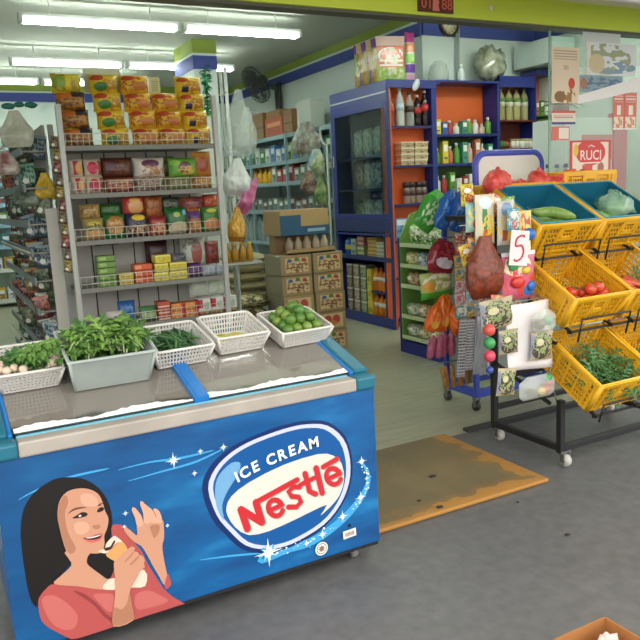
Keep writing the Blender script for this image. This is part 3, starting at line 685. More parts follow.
# limes
L5 = on_top(1.437, 2.908)
basket('produce_basket', L5, .225, .2, .078, .02, 18, 14, 6, .45, .5, 'white perforated basket heaped with green limes at the right end of the freezer', 'basket', rz=.08)
ML = [noisy('lime%d' % i, a, c, 9, .35, bump=.15) for i, (a, c) in enumerate((('#4c7228', '#668a36'), ('#3f6a2a', '#558538'), ('#638232', '#7c9640')))]
LM = []
for i in range(3):
    b = B().ball((0, 0, 0), .025, 14, 0, (1, 1, 1.06), .06, i)
    b.lathe([(.008, .023), (.004, .029), (.001, .031)], 8)
    LM.append(b.mesh('lime', [ML[i]]))
for lay, (nx, ny, z, s) in enumerate(((4, 4, .034, .051), (4, 4, .072, .05), (3, 3, .108, .05), (1, 2, .14, .05))):
    for i in range(nx):
        for j in range(ny):
            x = (i-(nx-1)/2)*s+rnd.uniform(-.003, .003); y = .1+(j-(ny-1)/2)*s*.93+rnd.uniform(-.003, .003)
            p = RT(L5, (x, y, z), .08)
            put('lime', LM[rnd.randrange(3)], [], loc=p, rot=(rnd.random()*6, rnd.random()*6, rnd.random()*6), label='single green lime on top of the heap in the rightmost basket' if lay == 3 and j == 0 else 'round green lime in the rightmost white basket', cat='fruit', group=None if lay == 3 and j == 0 else 'limes in the rightmost basket')
# ================================================================== noodle gondola facing the entrance
GX = lambda q: .895+(q-65)*.00715
M_post = mat('post_grey', '#b3b7b2', .4, .2); M_shelf = mat('shelf_grey', '#7f8079', .45); M_wire = mat('wire_pale', '#d2d2c8', .35, .3); M_hole = mat('dark_slot', '#2b2b2a', .7)
GY = 5.3
t_ = emp('display_shelf', (1.42, GY, 0), 'tall grey display shelf of noodles and snacks facing the entrance', 'shelf')
for x in (-.555, .555):
    b = B().bx(x-.018, x+.018, -.02, .02, 0, 2.29 if x < 0 else 2.36)
    put('post', b, M_post, t_, bev=.004)
    put('post', B().bx(x-.018, x+.018, .40, .44, 0, 2.2), M_post, t_, bev=.004)
LEV = (2.01, 1.685, 1.36, 1.025, .73, .42, .12)
for z in LEV:
    s = put('shelf_board', B().bx(-.535, .535, -.005, .40, -.022, 0).bx(-.535, .535, -.014, -.004, -.03, .004), M_shelf, t_, bev=.002)
    b = B()
    for k in range(2): b.tube([(-.535, -.012, .035+.05*k), (.535, -.012, .035+.05*k)], .003, 5)
    for i in range(28): b.tube([(-.53+i*.0393, -.012, 0), (-.53+i*.0393, -.012, .085)], .0016, 4)
    put('wire_guard', b, M_wire, s)
    s.location = (0, 0, z)
bp = B().bx(-.54, .54, .402, .42, 0, 2.05)
for i in range(6): bp.bx(-.36+i*.16, -.352+i*.16, .396, .403, 0, 2.0, 1)
put('back_panel', bp, [mat('panel_grey', '#b5b3aa', .6), M_hole], t_)
put('wall_slot', B().bx(-.33, -.15, .39, .403, 1.30, 1.36), M_hole, t_)
# -- packs: noodles
YN = '#e3c236'
NK = dict(
    green=pmat('noodle_green', YN, [('n', '#b98a35', .7, .4, .33, .38, 6), ('e', '#3f7d3a', .33, .3, .22, .22), ('e', '#c24a2c', .24, .74, .2, .15), ('r', '#f0d85a', .0, 1, .88, 1)]),
    curry=pmat('noodle_curry', '#dfb236', [('n', '#b0622e', .5, .4, .48, .42, 7), ('e', '#c77a3f', .6, .35, .25, .22), ('e', '#b9442c', .24, .76, .2, .14), ('r', '#ecd054', 0, 1, .9, 1)]),
    navy=pmat('noodle_navy', YN, [('n', '#c08038', .6, .42, .4, .42, 6), ('r', '#2b2b4a', .18, .42, .1, .38), ('e', '#c24a2c', .24, .74, .18, .14), ('r', '#eede62', 0, 1, .86, 1)]),
    brown=pmat('noodle_brown', '#7a4c2c', [('n', '#b2813f', .4, .4, .5, .4, 6), ('e', '#c56a2e', .25, .74, .24, .16), ('r', '#2b2130', .5, .95, .66, .98), ('r', '#d8b73c', 0, .5, .88, 1)]),
    yellow=pmat('noodle_yellow', '#cfc23e', [('n', '#9a8a3c', .3, .45, .28, .4, 6), ('e', '#8fae44', .25, .5, .2, .3), ('r', '#e6cf3a', .42, .6, .1, 1), ('n', '#b89c48', .76, .45, .2, .4, 7)]))
NM = {k: [pillow(.205, .135, .17, i, wr=.008).mesh('noodle_pack', [m]) for i in range(3)] for k, m in NK.items()}
cols = [(76, ['brown', 'brown', 'brown', 'yellow']), (107.5, ['green']*4), (138, ['curry']*4), (166, ['curry']*3), (194, ['navy']*4)]
for ci, (q, rows) in enumerate(cols):
    for ri, k in enumerate(rows):
        x = GX(q)+(.03 if ci == 0 else .06)-.014*ri
        put('noodle_pack', NM[k][(ci+ri) % 3], [], loc=(x, GY+.03+.012*ri, 2.012+.1235*ri), rot=(-.03, 0, rnd.uniform(-.05, .05)),
            label='%s instant noodle multipack, %s in the %s stack from left, top shelf' % ({'green': 'yellow and green', 'curry': 'orange yellow', 'navy': 'yellow and navy', 'brown': 'brown and black', 'yellow': 'olive yellow'}[k], ['bottom', 'second up', 'third up', 'topmost'][ri] if len(rows) > 3 else ['bottom', 'middle', 'topmost'][ri], ORD[ci]), cat='noodles', group='noodle packs on the top shelf')
put('paper_sheet', B().bx(-.13, .13, 0, .004, 0, .17), mat('paper_white', '#d6ddc8', .6), loc=(GX(112), GY+.23, 2.40), rot=(0, 0, 0), label='whitish sheet standing behind the second noodle stack on the top shelf', cat='sheet')
put('small_box', carton(.08, .05, .13), pmat('box_pale', '#c9c79c', [('s', '#8c8a62', .2, .8, .2, .8, 60)]), loc=(GX(164), GY+.2, 2.385), bev=.003, label='small pale box standing behind the fourth noodle stack', cat='box')
# -- lower shelves
def row(y0, specs, z):
    for (name, kind, q0, q1, h, dz, dy, m, label, cat) in specs:
        w = (q1-q0)*.00715; x = GX((q0+q1)/2); h *= .00695
        if kind == 'p': b = pillow(w*1.02, h*1.04, min(.13, w*.7), len(label)+q0, wr=.008); bv = 0
        else: b = carton(w*.97, .11, h*.98); bv = .003
        put(name, b, m, loc=(x, y0+dy, z+.001+dz*.00695), rot=(0, 0, rnd.uniform(-.05, .05) if kind == 'p' else 0), bev=bv, label=label, cat=cat, group=None)
P_ = pmat
row(GY+.03, [
    ('snack_pack', 'p', 65, 81, 17, 0, 0, P_('s2a', '#cfc3b0', [('r', '#b23a46', .35, .65, .15, .9), ('e', '#d9a060', .7, .5, .2, .35)]), 'small red and white snack pack, lower left on the second shelf', 'snack'),
    ('snack_pack', 'p', 81, 98, 17, 0, 0, P_('s2b', '#c9b9a4', [('e', '#c23a54', .45, .5, .3, .35), ('r', '#9c5a3a', .75, .95, .1, .9)]), 'small red and white snack pack, second from left, bottom row of second shelf', 'snack'),
    ('snack_pack', 'p', 65, 80, 17, 17, .02, P_('s2a', '#cfc3b0'), 'small red and white snack pack, upper left on the second shelf', 'snack'),
    ('snack_pack', 'p', 81, 98, 17, 17, .02, P_('s2b', '#c9b9a4'), 'small red and white snack pack on top, left of the dark brown bag', 'snack'),
    ('snack_pack', 'p', 99, 129, 15, 0, 0, P_('s2c', '#8a4034', [('n', '#c7805a', .5, .5, .45, .4, 8), ('s', '#d8c7a8', .1, .9, .6, .9, 90)]), 'red brown snack pack at the bottom under the dark brown bag', 'snack'),
    ('snack_pack', 'p', 98, 130, 20, 15, .02, P_('s2d', '#4c2a20', [('n', '#6e4230', .5, .5, .48, .45, 9), ('e', '#593a50', .25, .6, .15, .2)]), 'large dark brown snack bag on the second shelf', 'snack'),
    ('snack_pack', 'p', 130, 161, 16, 0, 0, P_('s2e', '#a39484', [('n', '#7c5c4c', .5, .5, .48, .45, 10)]), 'greyish snack pack lying under the white and purple pack', 'snack'),
    ('snack_pack', 'p', 130, 162, 20, 14, .01, P_('s2f', '#d5cfc8', [('e', '#6c3f58', .5, .7, .28, .2), ('n', '#b98a5c', .55, .35, .4, .28, 7)]), 'white and purple snack pack in the middle of the second shelf', 'snack'),
    ('snack_pack', 'p', 162, 188, 14, 0, 0, P_('s2g', '#8d8158', [('n', '#6b7a48', .5, .5, .48, .45, 9)]), 'dull olive snack pack lying under the bright green pack', 'snack'),
    ('snack_pack', 'p', 166, 197, 20, 13, 0, P_('s2h', '#69a63e', [('e', '#6a4058', .5, .5, .22, .3), ('n', '#c9a84e', .55, .35, .3, .25, 7), ('e', '#8fc45a', .2, .75, .15, .15)]), 'bright green snack pack with a purple picture on the second shelf', 'snack'),
    ('snack_pack', 'p', 159, 178, 22, 14, .14, P_('s2i', '#4f6b3a', [('n', '#7c6a3c', .5, .5, .4, .4, 6)]), 'dark green snack pack standing behind the bright green one', 'snack'),
    ('snack_pack', 'p', 189, 213, 14, 0, 0, P_('s2j', '#a26a3a', [('n', '#caa05a', .5, .5, .45, .45, 8)]), 'brown snack pack at the lower right of the second shelf', 'snack'),
    ('snack_pack', 'p', 193, 214, 27, 12, .03, P_('s2k', '#b97a34', [('e', '#a2502c', .45, .5, .3, .28), ('r', '#cf9440', 0, 1, .85, 1)]), 'orange brown snack pack at the right end of the second shelf', 'snack')], LEV[1])
row(GY+.03, [
    ('snack_pack', 'p', 74, 95, 21, 0, 0, P_('s3a', '#a99a62', [('e', '#d6c24a', .5, .78, .28, .1), ('n', '#5d5a34', .5, .6, .45, .2, 8), ('e', '#c79a58', .5, .25, .42, .22)]), 'tan snack pack with a yellow emblem at the lower left of the third shelf', 'snack'),
    ('snack_pack', 'p', 73, 93, 15, 21, .04, P_('s3b', '#b99a5a', [('n', '#8c6a3c', .5, .5, .45, .4, 7)]), 'tan snack pack on top at the left end of the third shelf', 'snack'),
    ('snack_pack', 'p', 95, 116, 24, 0, 0, P_('s3c', '#2f6b35', [('e', '#a8793f', .5, .55, .42, .4), ('n', '#c9a064', .5, .5, .36, .3, 8), ('r', '#2f7d44', 0, 1, 0, .22)]), 'dark green snack pack with a round golden picture on the third shelf', 'snack'),
    ('snack_pack', 'p', 92, 116, 14, 22, .06, P_('s3d', '#2d5a2c', [('n', '#3d6f38', .5, .5, .4, .4, 5)]), 'plain dark green bag lying on top behind the golden picture pack', 'snack'),
    ('snack_pack', 'p', 116, 139, 24, 0, 0, P_('s3e', '#2a2b45', [('e', '#e3c33a', .55, .82, .3, .12), ('n', '#c79c6a', .5, .3, .48, .3, 8)]), 'navy snack pack with a yellow emblem on the third shelf', 'snack'),
    ('snack_pack', 'p', 116, 138, 20, 23, .03, P_('s3f', '#b8433c', [('e', '#d6a06a', .55, .4, .35, .35), ('e', '#e3b050', .5, .75, .25, .1)]), 'red snack pack on top of the navy one', 'snack'),
    ('snack_pack', 'p', 140, 158, 20, 0, 0, P_('s3g', '#a8463c', [('n', '#d0a070', .5, .3, .48, .35, 8), ('r', '#8c3030', 0, 1, .75, 1)]), 'dull red snack pack low in the middle of the third shelf', 'snack'),
    ('snack_pack', 'p', 138, 158, 24, 18, .05, P_('s3h', '#b06a34', [('n', '#8c4e2c', .5, .5, .45, .45, 6)]), 'orange brown bag standing above the dull red pack', 'snack'),
    ('snack_pack', 'p', 158, 182, 27, 0, 0, P_('s3i', '#2d6a3a', [('e', '#cdbf9a', .5, .22, .42, .26), ('e', '#a7c26a', .45, .75, .15, .1), ('e', '#7cc0d8', .8, .82, .1, .1)]), 'green snack pack with a beige picture on the third shelf', 'snack'),
    ('snack_pack', 'p', 156, 178, 15, 24, .08, P_('s3j', '#3c4a3c', [('n', '#6a6a58', .5, .5, .4, .4, 6)]), 'dark bag lying behind the green and beige pack', 'snack'),
    ('snack_pack', 'p', 182, 196, 25, 0, 0, P_('s3k', '#a3673c', [('r', '#55306a', 0, 1, .6, .9), ('n', '#d0a060', .5, .3, .45, .25, 8)]), 'narrow orange snack pack with a purple band on the third shelf', 'snack'),
    ('snack_pack', 'p', 178, 204, 16, 22, .06, P_('s3l', '#9c5634', [('n', '#6e3c54', .5, .5, .48, .45, 5)]), 'orange and purple bag lying on top near the right end', 'snack'),
    ('snack_pack', 'p', 196, 218, 26, 0, 0, P_('s3m', '#3f7d34', [('e', '#d08a52', .5, .3, .38, .26), ('e', '#cfc65a', .5, .85, .25, .08)]), 'green snack pack with an orange picture at the right end of the third shelf', 'snack'),
    ('snack_pack', 'p', 202, 219, 15, 25, .05, P_('s3n', '#a5432f', [('n', '#c06a3c', .5, .5, .4, .4, 6)]), 'rusty red bag lying on top at the right end of the third shelf', 'snack')], LEV[2])
gb = P_('s4a', '#6f9243', [('r', '#9ab86a', .1, .5, .3, .8), ('r', '#4f6f32', 0, 1, 0, .1)])
for i in range(5): row(GY+.03, [('tea_box', 'c', 83, 101, 6.2, 6.4*i, 0, gb, 'flat green box, %s of the green stack on the fourth shelf' % ['bottom', 'second from bottom', 'middle', 'second from top', 'topmost'][i], 'box')], LEV[3])
yb = P_('s4b', '#d3c24a', [('r', '#b8863c', .1, .9, .2, .5), ('n', '#e0d888', .5, .7, .4, .25, 7)])
for i in range(2):
    row(GY+.03, [('biscuit_pack', 'c', 103, 118, 6, 6.2*i, 0, yb, '%s small yellow pack beside the orange boxes on the fourth shelf' % ('lower', 'upper')[i], 'box')], LEV[3])
ob = P_('s4c', '#cf5a2e', [('r', '#e89a6a', .05, .4, .2, .8), ('r', '#a8401f', 0, 1, 0, .12)])
for i in range(3): row(GY+.03, [('biscuit_box', 'c', 119, 138, 6.5, 6.7*i, 0, ob, 'orange red box, %s of its stack of three on the fourth shelf' % ('bottom', 'middle', 'top')[i], 'box')], LEV[3])
yc = P_('s4d', '#d9cb3e', [('n', '#b5a52c', .5, .5, .45, .4, 9), ('r', '#ebe27a', .0, 1, .8, 1)])
for i, (q0, q1, r) in enumerate(((139, 154, 0), (155, 175, 0), (157, 176, 1), (141, 156, 1), (143, 160, 2))):
    row(GY+.03, [('biscuit_pack', 'c', q0, q1, 9, 9.2*r, .02*r, yc, 'bright yellow pack, %s of the yellow pile on the fourth shelf' % ('lower left', 'lower right', 'upper right', 'middle left', 'topmost')[i], 'box')], LEV[3])
row(GY+.04, [
    ('snack_pack', 'p', 177, 193, 15, 0, 0, P_('s4e', '#4b2a5c', [('n', '#6a3f7c', .5, .5, .45, .4, 6)]), 'dark purple pack in the middle right of the fourth shelf', 'snack'),
    ('snack_pack', 'p', 193, 209, 10, 0, 0, P_('s4f', '#b4bdcb', [('s', '#7a88a0', .1, .9, .2, .8, 60)]), 'pale blue grey pack on the fourth shelf, left of its twin', 'snack'),
    ('snack_pack', 'p', 209, 224, 11, 0, 0, P_('s4f', '#b4bdcb'), 'pale blue grey pack at the right end of the fourth shelf', 'snack'),
    ('snack_pack', 'p', 165, 187, 12, 13, .2, P_('s4g', '#7d7a84', [('n', '#5c5a66', .5, .5, .4, .4, 6)]), 'grey pack lying behind the purple pack on the fourth shelf', 'snack'),
    ('snack_pack', 'p', 181, 211, 35, 8, .22, P_('s4h', '#c3cbc0', [('e', '#a45a4c', .55, .45, .2, .42), ('n', '#8c8a7c', .4, .7, .35, .2, 7), ('e', '#e0d9a0', .3, .12, .14, .1)]), 'tall white pack with a red figure leaning at the back of the fourth shelf', 'snack'),
    ('snack_pack', 'p', 208, 224, 25, 10, .2, P_('s4i', '#8c3f3a', [('n', '#5c2c2c', .5, .5, .45, .45, 5)]), 'dark red pack leaning at the right back of the fourth shelf', 'snack'),
    ('snack_pack', 'p', 143, 168, 26, 14, .24, P_('s4j', '#4f2f33', [('n', '#3c2428', .5, .5, .45, .45, 4)]), 'maroon pack leaning at the back behind the yellow pile', 'snack')], LEV[3])
row(GY+.03, [
    ('snack_pack', 'p', 88, 104, 15, 0, 0, P_('s5a', '#c9c4c0', [('r', '#8f8a9a', .1, .9, .3, .6)]), 'white pack at the left end of the fifth shelf', 'snack'),
    ('snack_pack', 'p', 101, 119, 23, 0, .05, P_('s5b', '#2f5f9a', [('n', '#4a80b8', .5, .6, .4, .3, 5)]), 'blue pack on the fifth shelf behind the white one', 'snack'),
    ('snack_pack', 'p', 121, 139, 16, 0, 0, P_('s5c', '#4a7a4e', [('r', '#a8b98a', .1, .9, .3, .6)]), 'green pack on the fifth shelf', 'snack')], LEV[4])
for i in range(3): row(GY+.03, [('biscuit_box', 'c', 140, 153, 6.5, 6.7*i, 0, P_('s5d', '#b8492f', [('r', '#dfc7b0', 0, 1, .05, .3)]), 'red and white box, %s of the narrow stack on the fifth shelf' % ('bottom', 'middle', 'top')[i], 'box')], LEV[4])
for i, (q0, q1, r) in enumerate(((154, 169, 0), (169, 184, 0), (154, 169, 1), (169, 184, 1))):
    row(GY+.03, [('biscuit_roll', 'c', q0, q1, 8, 8.2*r, 0, P_('s5e', '#cf7a3a', [('n', '#e0b060', .4, .5, .35, .45, 5), ('r', '#b03030', .75, 1, 0, 1)]), '%s orange and red biscuit wrap on the fifth shelf' % ('lower left', 'lower right', 'upper left', 'upper right')[i], 'biscuits')], LEV[4])
for i in range(3): row(GY+.03, [('milk_powder_pack', 'c', 184+15*i, 198+15*i, 14, 4, 0, P_('s5f', '#dcdcd8', [('r', '#b8303c', .0, .35, .25, .95), ('n', '#9fb39a', .65, .45, .25, .35, 6)]), 'white pack with a red panel, %s of three at the right of the fifth shelf' % ('left', 'middle', 'right')[i], 'box'),
                               ('snack_pack', 'p', 184+15*i, 198+15*i, 4, 0, 0, P_('s5g', '#a8604a', [('n', '#c9b060', .5, .5, .45, .45, 5)]), 'flat reddish pack under the %s white and red pack' % ('left', 'middle', 'right')[i], 'snack')], LEV[4])
clr = mat('clear_bag', '#dfe6dc', .15, alpha=.35)
for i, (q0, q1, h, dz) in enumerate(((180, 203, 20, 19), (200, 223, 20, 20))):
    o = put('noodle_bag', pillow((q1-q0)*.00715, h*.00695, .09, i+3, wr=.012), clr, loc=(GX((q0+q1)/2), GY+.1, LEV[4]+dz*.00695), label='clear bag of greenish stems lying on the fifth shelf, %s' % ('left one', 'right one')[i], cat='bag')
    b = B()
    for k in range(14):
        b.tube([(-.06+.01*k*.8, .03+.03*rnd.random(), .02+.09*rnd.random()), (.05-.006*k, .03+.03*rnd.random(), .03+.08*rnd.random())], .006, 5, k % 2)
    put('contents', b, [mat('stem_pale', '#b9cf8f'), mat('stem_white', '#d8dccb')], o)
# ================================================================== left side of the gondola: shelves running back with hanging packets
t_ = emp('side_shelf', (.83, 5.75, 0), 'grey side shelf running back along the left aisle with sloping boards', 'shelf')
put('back_panel', B().bx(-.02, .0, 0, 2.0, 0, 2.2), mat('panel_grey', '#b5b3aa', .6), t_)
put('end_panel', B().bx(-.10, -.02, -.30, -.285, .2, 1.6), mat('panel_grey', '#b5b3aa', .6), t_)
for i, z in enumerate((.35, .62, .88, 1.10, 1.30, 1.50, 1.75, 2.0)):
    M = T(-.045, 0, z)
    b = B().bx(-.10, .0, -.28, 1.9, -.012, 0, 0, M).bx(-.175, -.16, -.28, 1.9, -.03, .025, 1, M).bx(-.16, -.1, -.28, -.26, -.012, 0, 0, M).bx(-.16, -.1, 1, 1.02, -.012, 0, 0, M).bx(-.16, -.1, 1.8, 1.82, -.012, 0, 0, M)
    put('shelf_board', b, [M_shelf, mat('lip_blue_grey', '#6f7d80', .4)], t_, bev=.002)
for z in (.5, 1.3, 2.1): put('hook_rail', B().tube([(-.23, -.25, z), (-.23, 1.9, z)], .008, 6), M_wire, t_)
hang_cols = [('#3c4a38', '#6a7558'), ('#4d4438', '#8a7a58'), ('#2f5a4a', '#7fb09a'), ('#5c3034', '#a86a5a'), ('#3a4a58', '#8aa0a8'), ('#6f7468', '#c9cfc4'), ('#2c3a2c', '#5c6c4a'), ('#6a5a30', '#b8a05a')]
HM = []
for i, (a, c) in enumerate(hang_cols):
    m = pmat('hang%d' % i, a, [('n', c, .5, .5, .48, .45, 6), ('r', c, 0, 1, .88, 1), ('e', '#d8d8cc', .4, .3, .18, .12)])
    HM.append([pillow(.12, .17, .035, i*3+k, wr=.012, nx=8, nz=8).mesh('hanging_pack', [m]) for k in range(2)])
cn = ('dark green', 'brown', 'teal', 'maroon', 'slate blue', 'whitish', 'deep green', 'mustard')
n = 0
for lv in range(9):
    z = .42+lv*.19
    for j in range(10):
        k = rnd.randrange(8); y = 5.55+j*.2+rnd.uniform(-.06, .06)
        o = put('hanging_pack', HM[k][j % 2], [], loc=(.70+rnd.uniform(-.05, .04), y, z+rnd.uniform(-.03, .03)), rot=(rnd.uniform(-.15, .15), rnd.uniform(-.2, .2), rnd.uniform(-1.0, -.2)),
                label='%s packet hanging on the left side of the gondola' % cn[k], cat='snack', group='%s packets on the gondola side' % cn[k])
for i, (x, z, wd, h, c1, c2, lab) in enumerate((
        (.60, 2.02, .22, .24, '#b5baa6', '#cfd3c4', 'clear bag of pale dried food at the top of the gondola side'),
        (.52, 1.84, .16, .16, '#8a5a56', '#d9d0c8', 'white and maroon bag hanging below the clear bag at the upper left'),
        (.76, 1.66, .15, .19, '#c9a62c', '#dcc04a', 'mustard yellow bag hanging beside the left post of the noodle shelf'),
        (.63, 1.62, .20, .16, '#3f4a40', '#8c988a', 'dark clear bag hanging left of the mustard yellow bag'))):
    put('hanging_bag', bag(wd, h, .10, i+4, .3, .022, 18, 22, .5), noisy('hb%d' % i, c1, c2, 11, .2, bump=.5, alpha=.85), loc=(x, 5.42+.05*i, z), rot=(0, 0, -.4), label=lab, cat='bag')
put('ribbon_bow', B().ball((-.07, 0, 0), .03, 8, 0, (1.5, .5, .7), .3, 1).ball((.0, 0, .012), .028, 8, 0, (1.3, .5, .7), .3, 2).ball((.075, 0, .01), .03, 8, 0, (1.4, .5, .7), .3, 3), mat('bow_teal', '#1f6f60', .4), loc=(.64, 5.43, 2.29), label='teal ribbon ends on top of the clear bag at the upper left', cat='ribbon')
# strings of brown sachets down the left post
for i in range(11):
    put('sachet', HM[(1, 7, 3)[i % 3]][0], [], loc=(.815+.012*(i % 2), 5.33, 2.0-i*.085), rot=(0, .2, -.5), label='small brown sachet in the hanging string beside the left post of the noodle shelf', cat='snack', group='sachet string by the left post').scale = (.55, .8, .5)
# ================================================================== far shelf at the back wall on the left
t_ = emp('wall_shelf', (.6, 13.0, 0), 'distant pale blue shelf rack against the back wall at far left', 'shelf')
M_pb = mat('shelf_pale_blue', '#8fb2c8', .45)
for x in (-1.2, -.3, .66): put('post', B().bx(x-.025, x+.025, -.03, .03, 0, 2.75), M_pb, t_)
for z in (.12, .62, 1.0, 1.35, 1.68, 2.0, 2.3): put('shelf_board', B().bx(-1.2, .66, 0, .42, z-.03, z).bx(-1.2, .66, -.015, 0, z-.05, z+.02), M_pb if z > .8 else mat('shelf_white', '#c9cfc6', .5), t_)
put('back_panel', B().bx(-1.2, .66, .42, .44, 0, 2.7), mat('back_green', '#9fb3a8', .6), t_)
dc = [('#2f5fb0', 'blue'), ('#c9cfd6', 'white'), ('#3f8f9a', 'teal'), ('#c9a03c', 'amber'), ('#6f8f4a', 'green'), ('#9a5a4a', 'rust')]
DB = {}
for k, (c, nme) in enumerate(dc):
    DB[k] = carton(.14, .12, .2).mesh('carton_pack', [pmat('dc%d' % k, c, [('r', '#dfe5e5', .15, .85, .5, .8), ('n', '#555555', .5, .3, .4, .2, 6)])])
for li, z in enumerate((.12, .62, 1.0, 1.35, 1.68, 2.0, 2.3)):
    for j in range(7):
        k = (rnd.choice((3, 1)) if li < 2 else rnd.choice((0, 0, 1, 2, 4, 5)) if li in (3, 4) else rnd.randrange(6))
        put('carton_pack', DB[k], [], loc=(.07+j*.17-.0, 13.06, z+.001), label='%s pack on the distant pale blue shelf rack at far left, %s board up' % (dc[k][1], ORD[li]), cat='box', group='%s packs on board %d of the far left rack' % (dc[k][1], li+1))
# ================================================================== shelves along the right wall
t_ = emp('wall_shelf', (5.33, 10.3, 0), 'long blue grey shelf rack along the right wall below the fan', 'shelf')
M_bg = mat('shelf_blue_grey', '#8ba7ad', .45)
RZL = (.12, .86, 1.36, 1.78, 2.09, 2.47)
for y in (-1.75, -.35, 1.0, 2.4): put('post', B().bx(-.56, -.52, y-.02, y+.02, 0, 2.5), M_bg, t_); put('post', B().bx(-.06, -.02, y-.02, y+.02, 0, 2.5), M_bg, t_)
for z in RZL: put('shelf_board', B().bx(-.53, -.03, -1.75, 2.4, z-.025, z).bx(-.545, -.53, -1.75, 2.4, z-.045, z+.015), M_bg, t_, bev=.002)
put('back_panel', B().bx(-.03, -.01, -1.75, 2.4, 0, 2.45), mat('back_grey', '#a9b5ae', .6), t_)
FXR = dict(rot=(0, 0, -math.pi/2))
cb = pmat('carton_brown', '#8f6a42', [('r', '#6f4f30', .0, 1, .42, .5)]); co_ = pmat('carton_orange', '#b5552f', [('r', '#d99a6a', .1, .9, .55, .75), ('s', '#7a3018', .1, .9, .1, .5, 70)]); cw = mat('carton_white', '#c9d0c4', .7)
for y, z, wd, dp, h, m, lab in ((11.05, 2.47, .42, .3, .42, cb, 'tall brown carton on top of the wall shelf, left of the orange one'), (10.45, 2.47, .62, .3, .30, co_, 'orange printed carton on top of the wall shelf'), (10.45, 2.77, .5, .26, .1, cb, 'flat brown carton lying on the orange printed carton'),
                                 (9.95, 2.47, .3, .3, .36, cb, 'brown carton right of the orange carton on the wall shelf'), (9.42, 2.47, .42, .22, .42, cw, 'whitish carton near the right end of the wall shelf top'), (11.55, 2.47, .24, .2, .22, pmat('pk_wb', '#d6dbe0', [('r', '#2f4f9a', .1, .9, .5, .8)]), 'white and blue pack at the left end of the wall shelf top'),
                                 (11.32, 2.47, .16, .22, .3, pmat('pk_yel', '#d2bf72', [('r', '#a8883c', 0, 1, .3, .6)]), 'yellowish pack beside the tall brown carton')):
    put('carton', carton(wd, dp, h), m, loc=(4.84, y, z+.001), bev=.006, label=lab, cat='carton', **FXR)
put('stacked_pack', carton(.2, .2, .28), pmat('pk_wb'), loc=(4.84, 11.55, 2.70), bev=.006, label='white and blue pack stacked on the left end of the wall shelf top', cat='box', **FXR)
shelfc = {2.09: [('#3f8a4a', 'green'), ('#4a86c0', 'blue'), ('#9ab6c0', 'pale blue'), ('#c9cfc9', 'white'), ('#8fae5a', 'lime green')], 1.78: [('#d6a62a', 'amber'), ('#d6a62a', 'amber'), ('#3f62a8', 'blue'), ('#b03a3a', 'red')],
          1.36: [('#8f9a94', 'grey'), ('#7a8a80', 'green grey'), ('#8a6a6a', 'mauve')], .12: [('#4a4a48', 'dark grey'), ('#6a604e', 'brown')]}
for z, cl in shelfc.items():
    for j in range(20):
        y = 8.72+j*.2
        c, nm = (cl[2], 'blue') if False else (cl[(j*7+j//3) % len(cl)])
        if z == 1.78: c, nm = (('#b03a3a', 'red') if j in (7, 8, 6) else ('#d6a62a', 'amber') if 9 < j < 16 else ('#3f62a8', 'blue') if j in (16, 17) else ('#8c9a8c', 'grey green'))
        key = 'ws'+nm.replace(' ', '')
        m = pmat(key, c, [('r', '#e0e4dc', .2, .8, .55, .85), ('n', '#40484a', .5, .3, .35, .2, 6)])
        if nm == 'amber':
            o = put('sauce_bottle', B().lathe([(.055, 0), (.06, .01), (.06, .15), (.025, .21), (.025, .25)], 10), mat('amber_b', '#d8a21f', .3), loc=(4.88, y, z+.001), label='amber sauce bottle in the row on the wall shelf', cat='bottle', group='amber bottles on the wall shelf')
            put('cap', B().lathe([(.028, .245), (.028, .275)], 10), mat('cap_red', '#b8382c', .4), o)
        else:
            h = .26 if z > 1.7 else .2
            put('grocery_pack', carton(.17, .12, h-.03*(j % 3)), m, loc=(4.83, y, z+.001), bev=.004, label='%s grocery pack on the right wall shelf, %s' % (nm, {2.09: 'board under the cartons', 1.78: 'middle board', 1.36: 'board above the clear jugs', .12: 'lowest board'}[z]), cat='box', group='%s packs on wall shelf board at %s' % (nm, {2.09: 'upper', 1.78: 'middle', 1.36: 'lower', .12: 'bottom'}[z]), **FXR)
mcl = mat('clear_bottle', '#b9c6c2', .12, alpha=.55)
for j in range(11):
    o = put('water_bottle', B().lathe([(.07, 0), (.075, .01), (.075, .2), (.06, .25), (.075, .28), (.03, .36), (.03, .4)], 12), mcl, loc=(4.9, 10.05+j*.18, .861), label='clear bottle in the row on the board below the middle of the wall shelf', cat='bottle', group='clear bottles on the wall shelf')
    put('cap', B().lathe([(.033, .39), (.033, .43)], 10), mat('cap_bl', '#7fa6b4', .4), o)
# hanging packets at the near end of the wall shelf
for i, (y, z, wd, h, c1, c2, lab) in enumerate(((9.08, 2.14, .55, .42, '#8a7868', '#c9cfc4', 'large clear bag of brown snacks hanging at the near end of the wall shelf'), (8.75, 1.92, .3, .26, '#c6cfc9', '#8fc4d4', 'white and aqua packet hanging below the large clear bag'),
        (8.62, 1.45, .22, .4, '#5f8a4a', '#b5c98a', 'green packet hanging at the near end of the wall shelf'), (8.5, 1.12, .2, .26, '#d0c02c', '#3f4a6a', 'yellow and navy packet hanging low at the near end of the wall shelf'),
        (8.9, 1.6, .3, .3, '#6a4444', '#b9a48a', 'maroon packet hanging beside the green packet'), (8.55, 1.85, .22, .3, '#7a9a58', '#e0e0c8', 'light green packet hanging above the green packet'))):
    put('hanging_bag', bag(wd, h, .12, i+14, .4, .02, 18, 22, .5), noisy('hw%d' % i, c1, c2, 11, .2, bump=.5, alpha=.85), loc=(4.68-.02*i, y, z), rot=(0, 0, -1.25), label=lab, cat='bag')
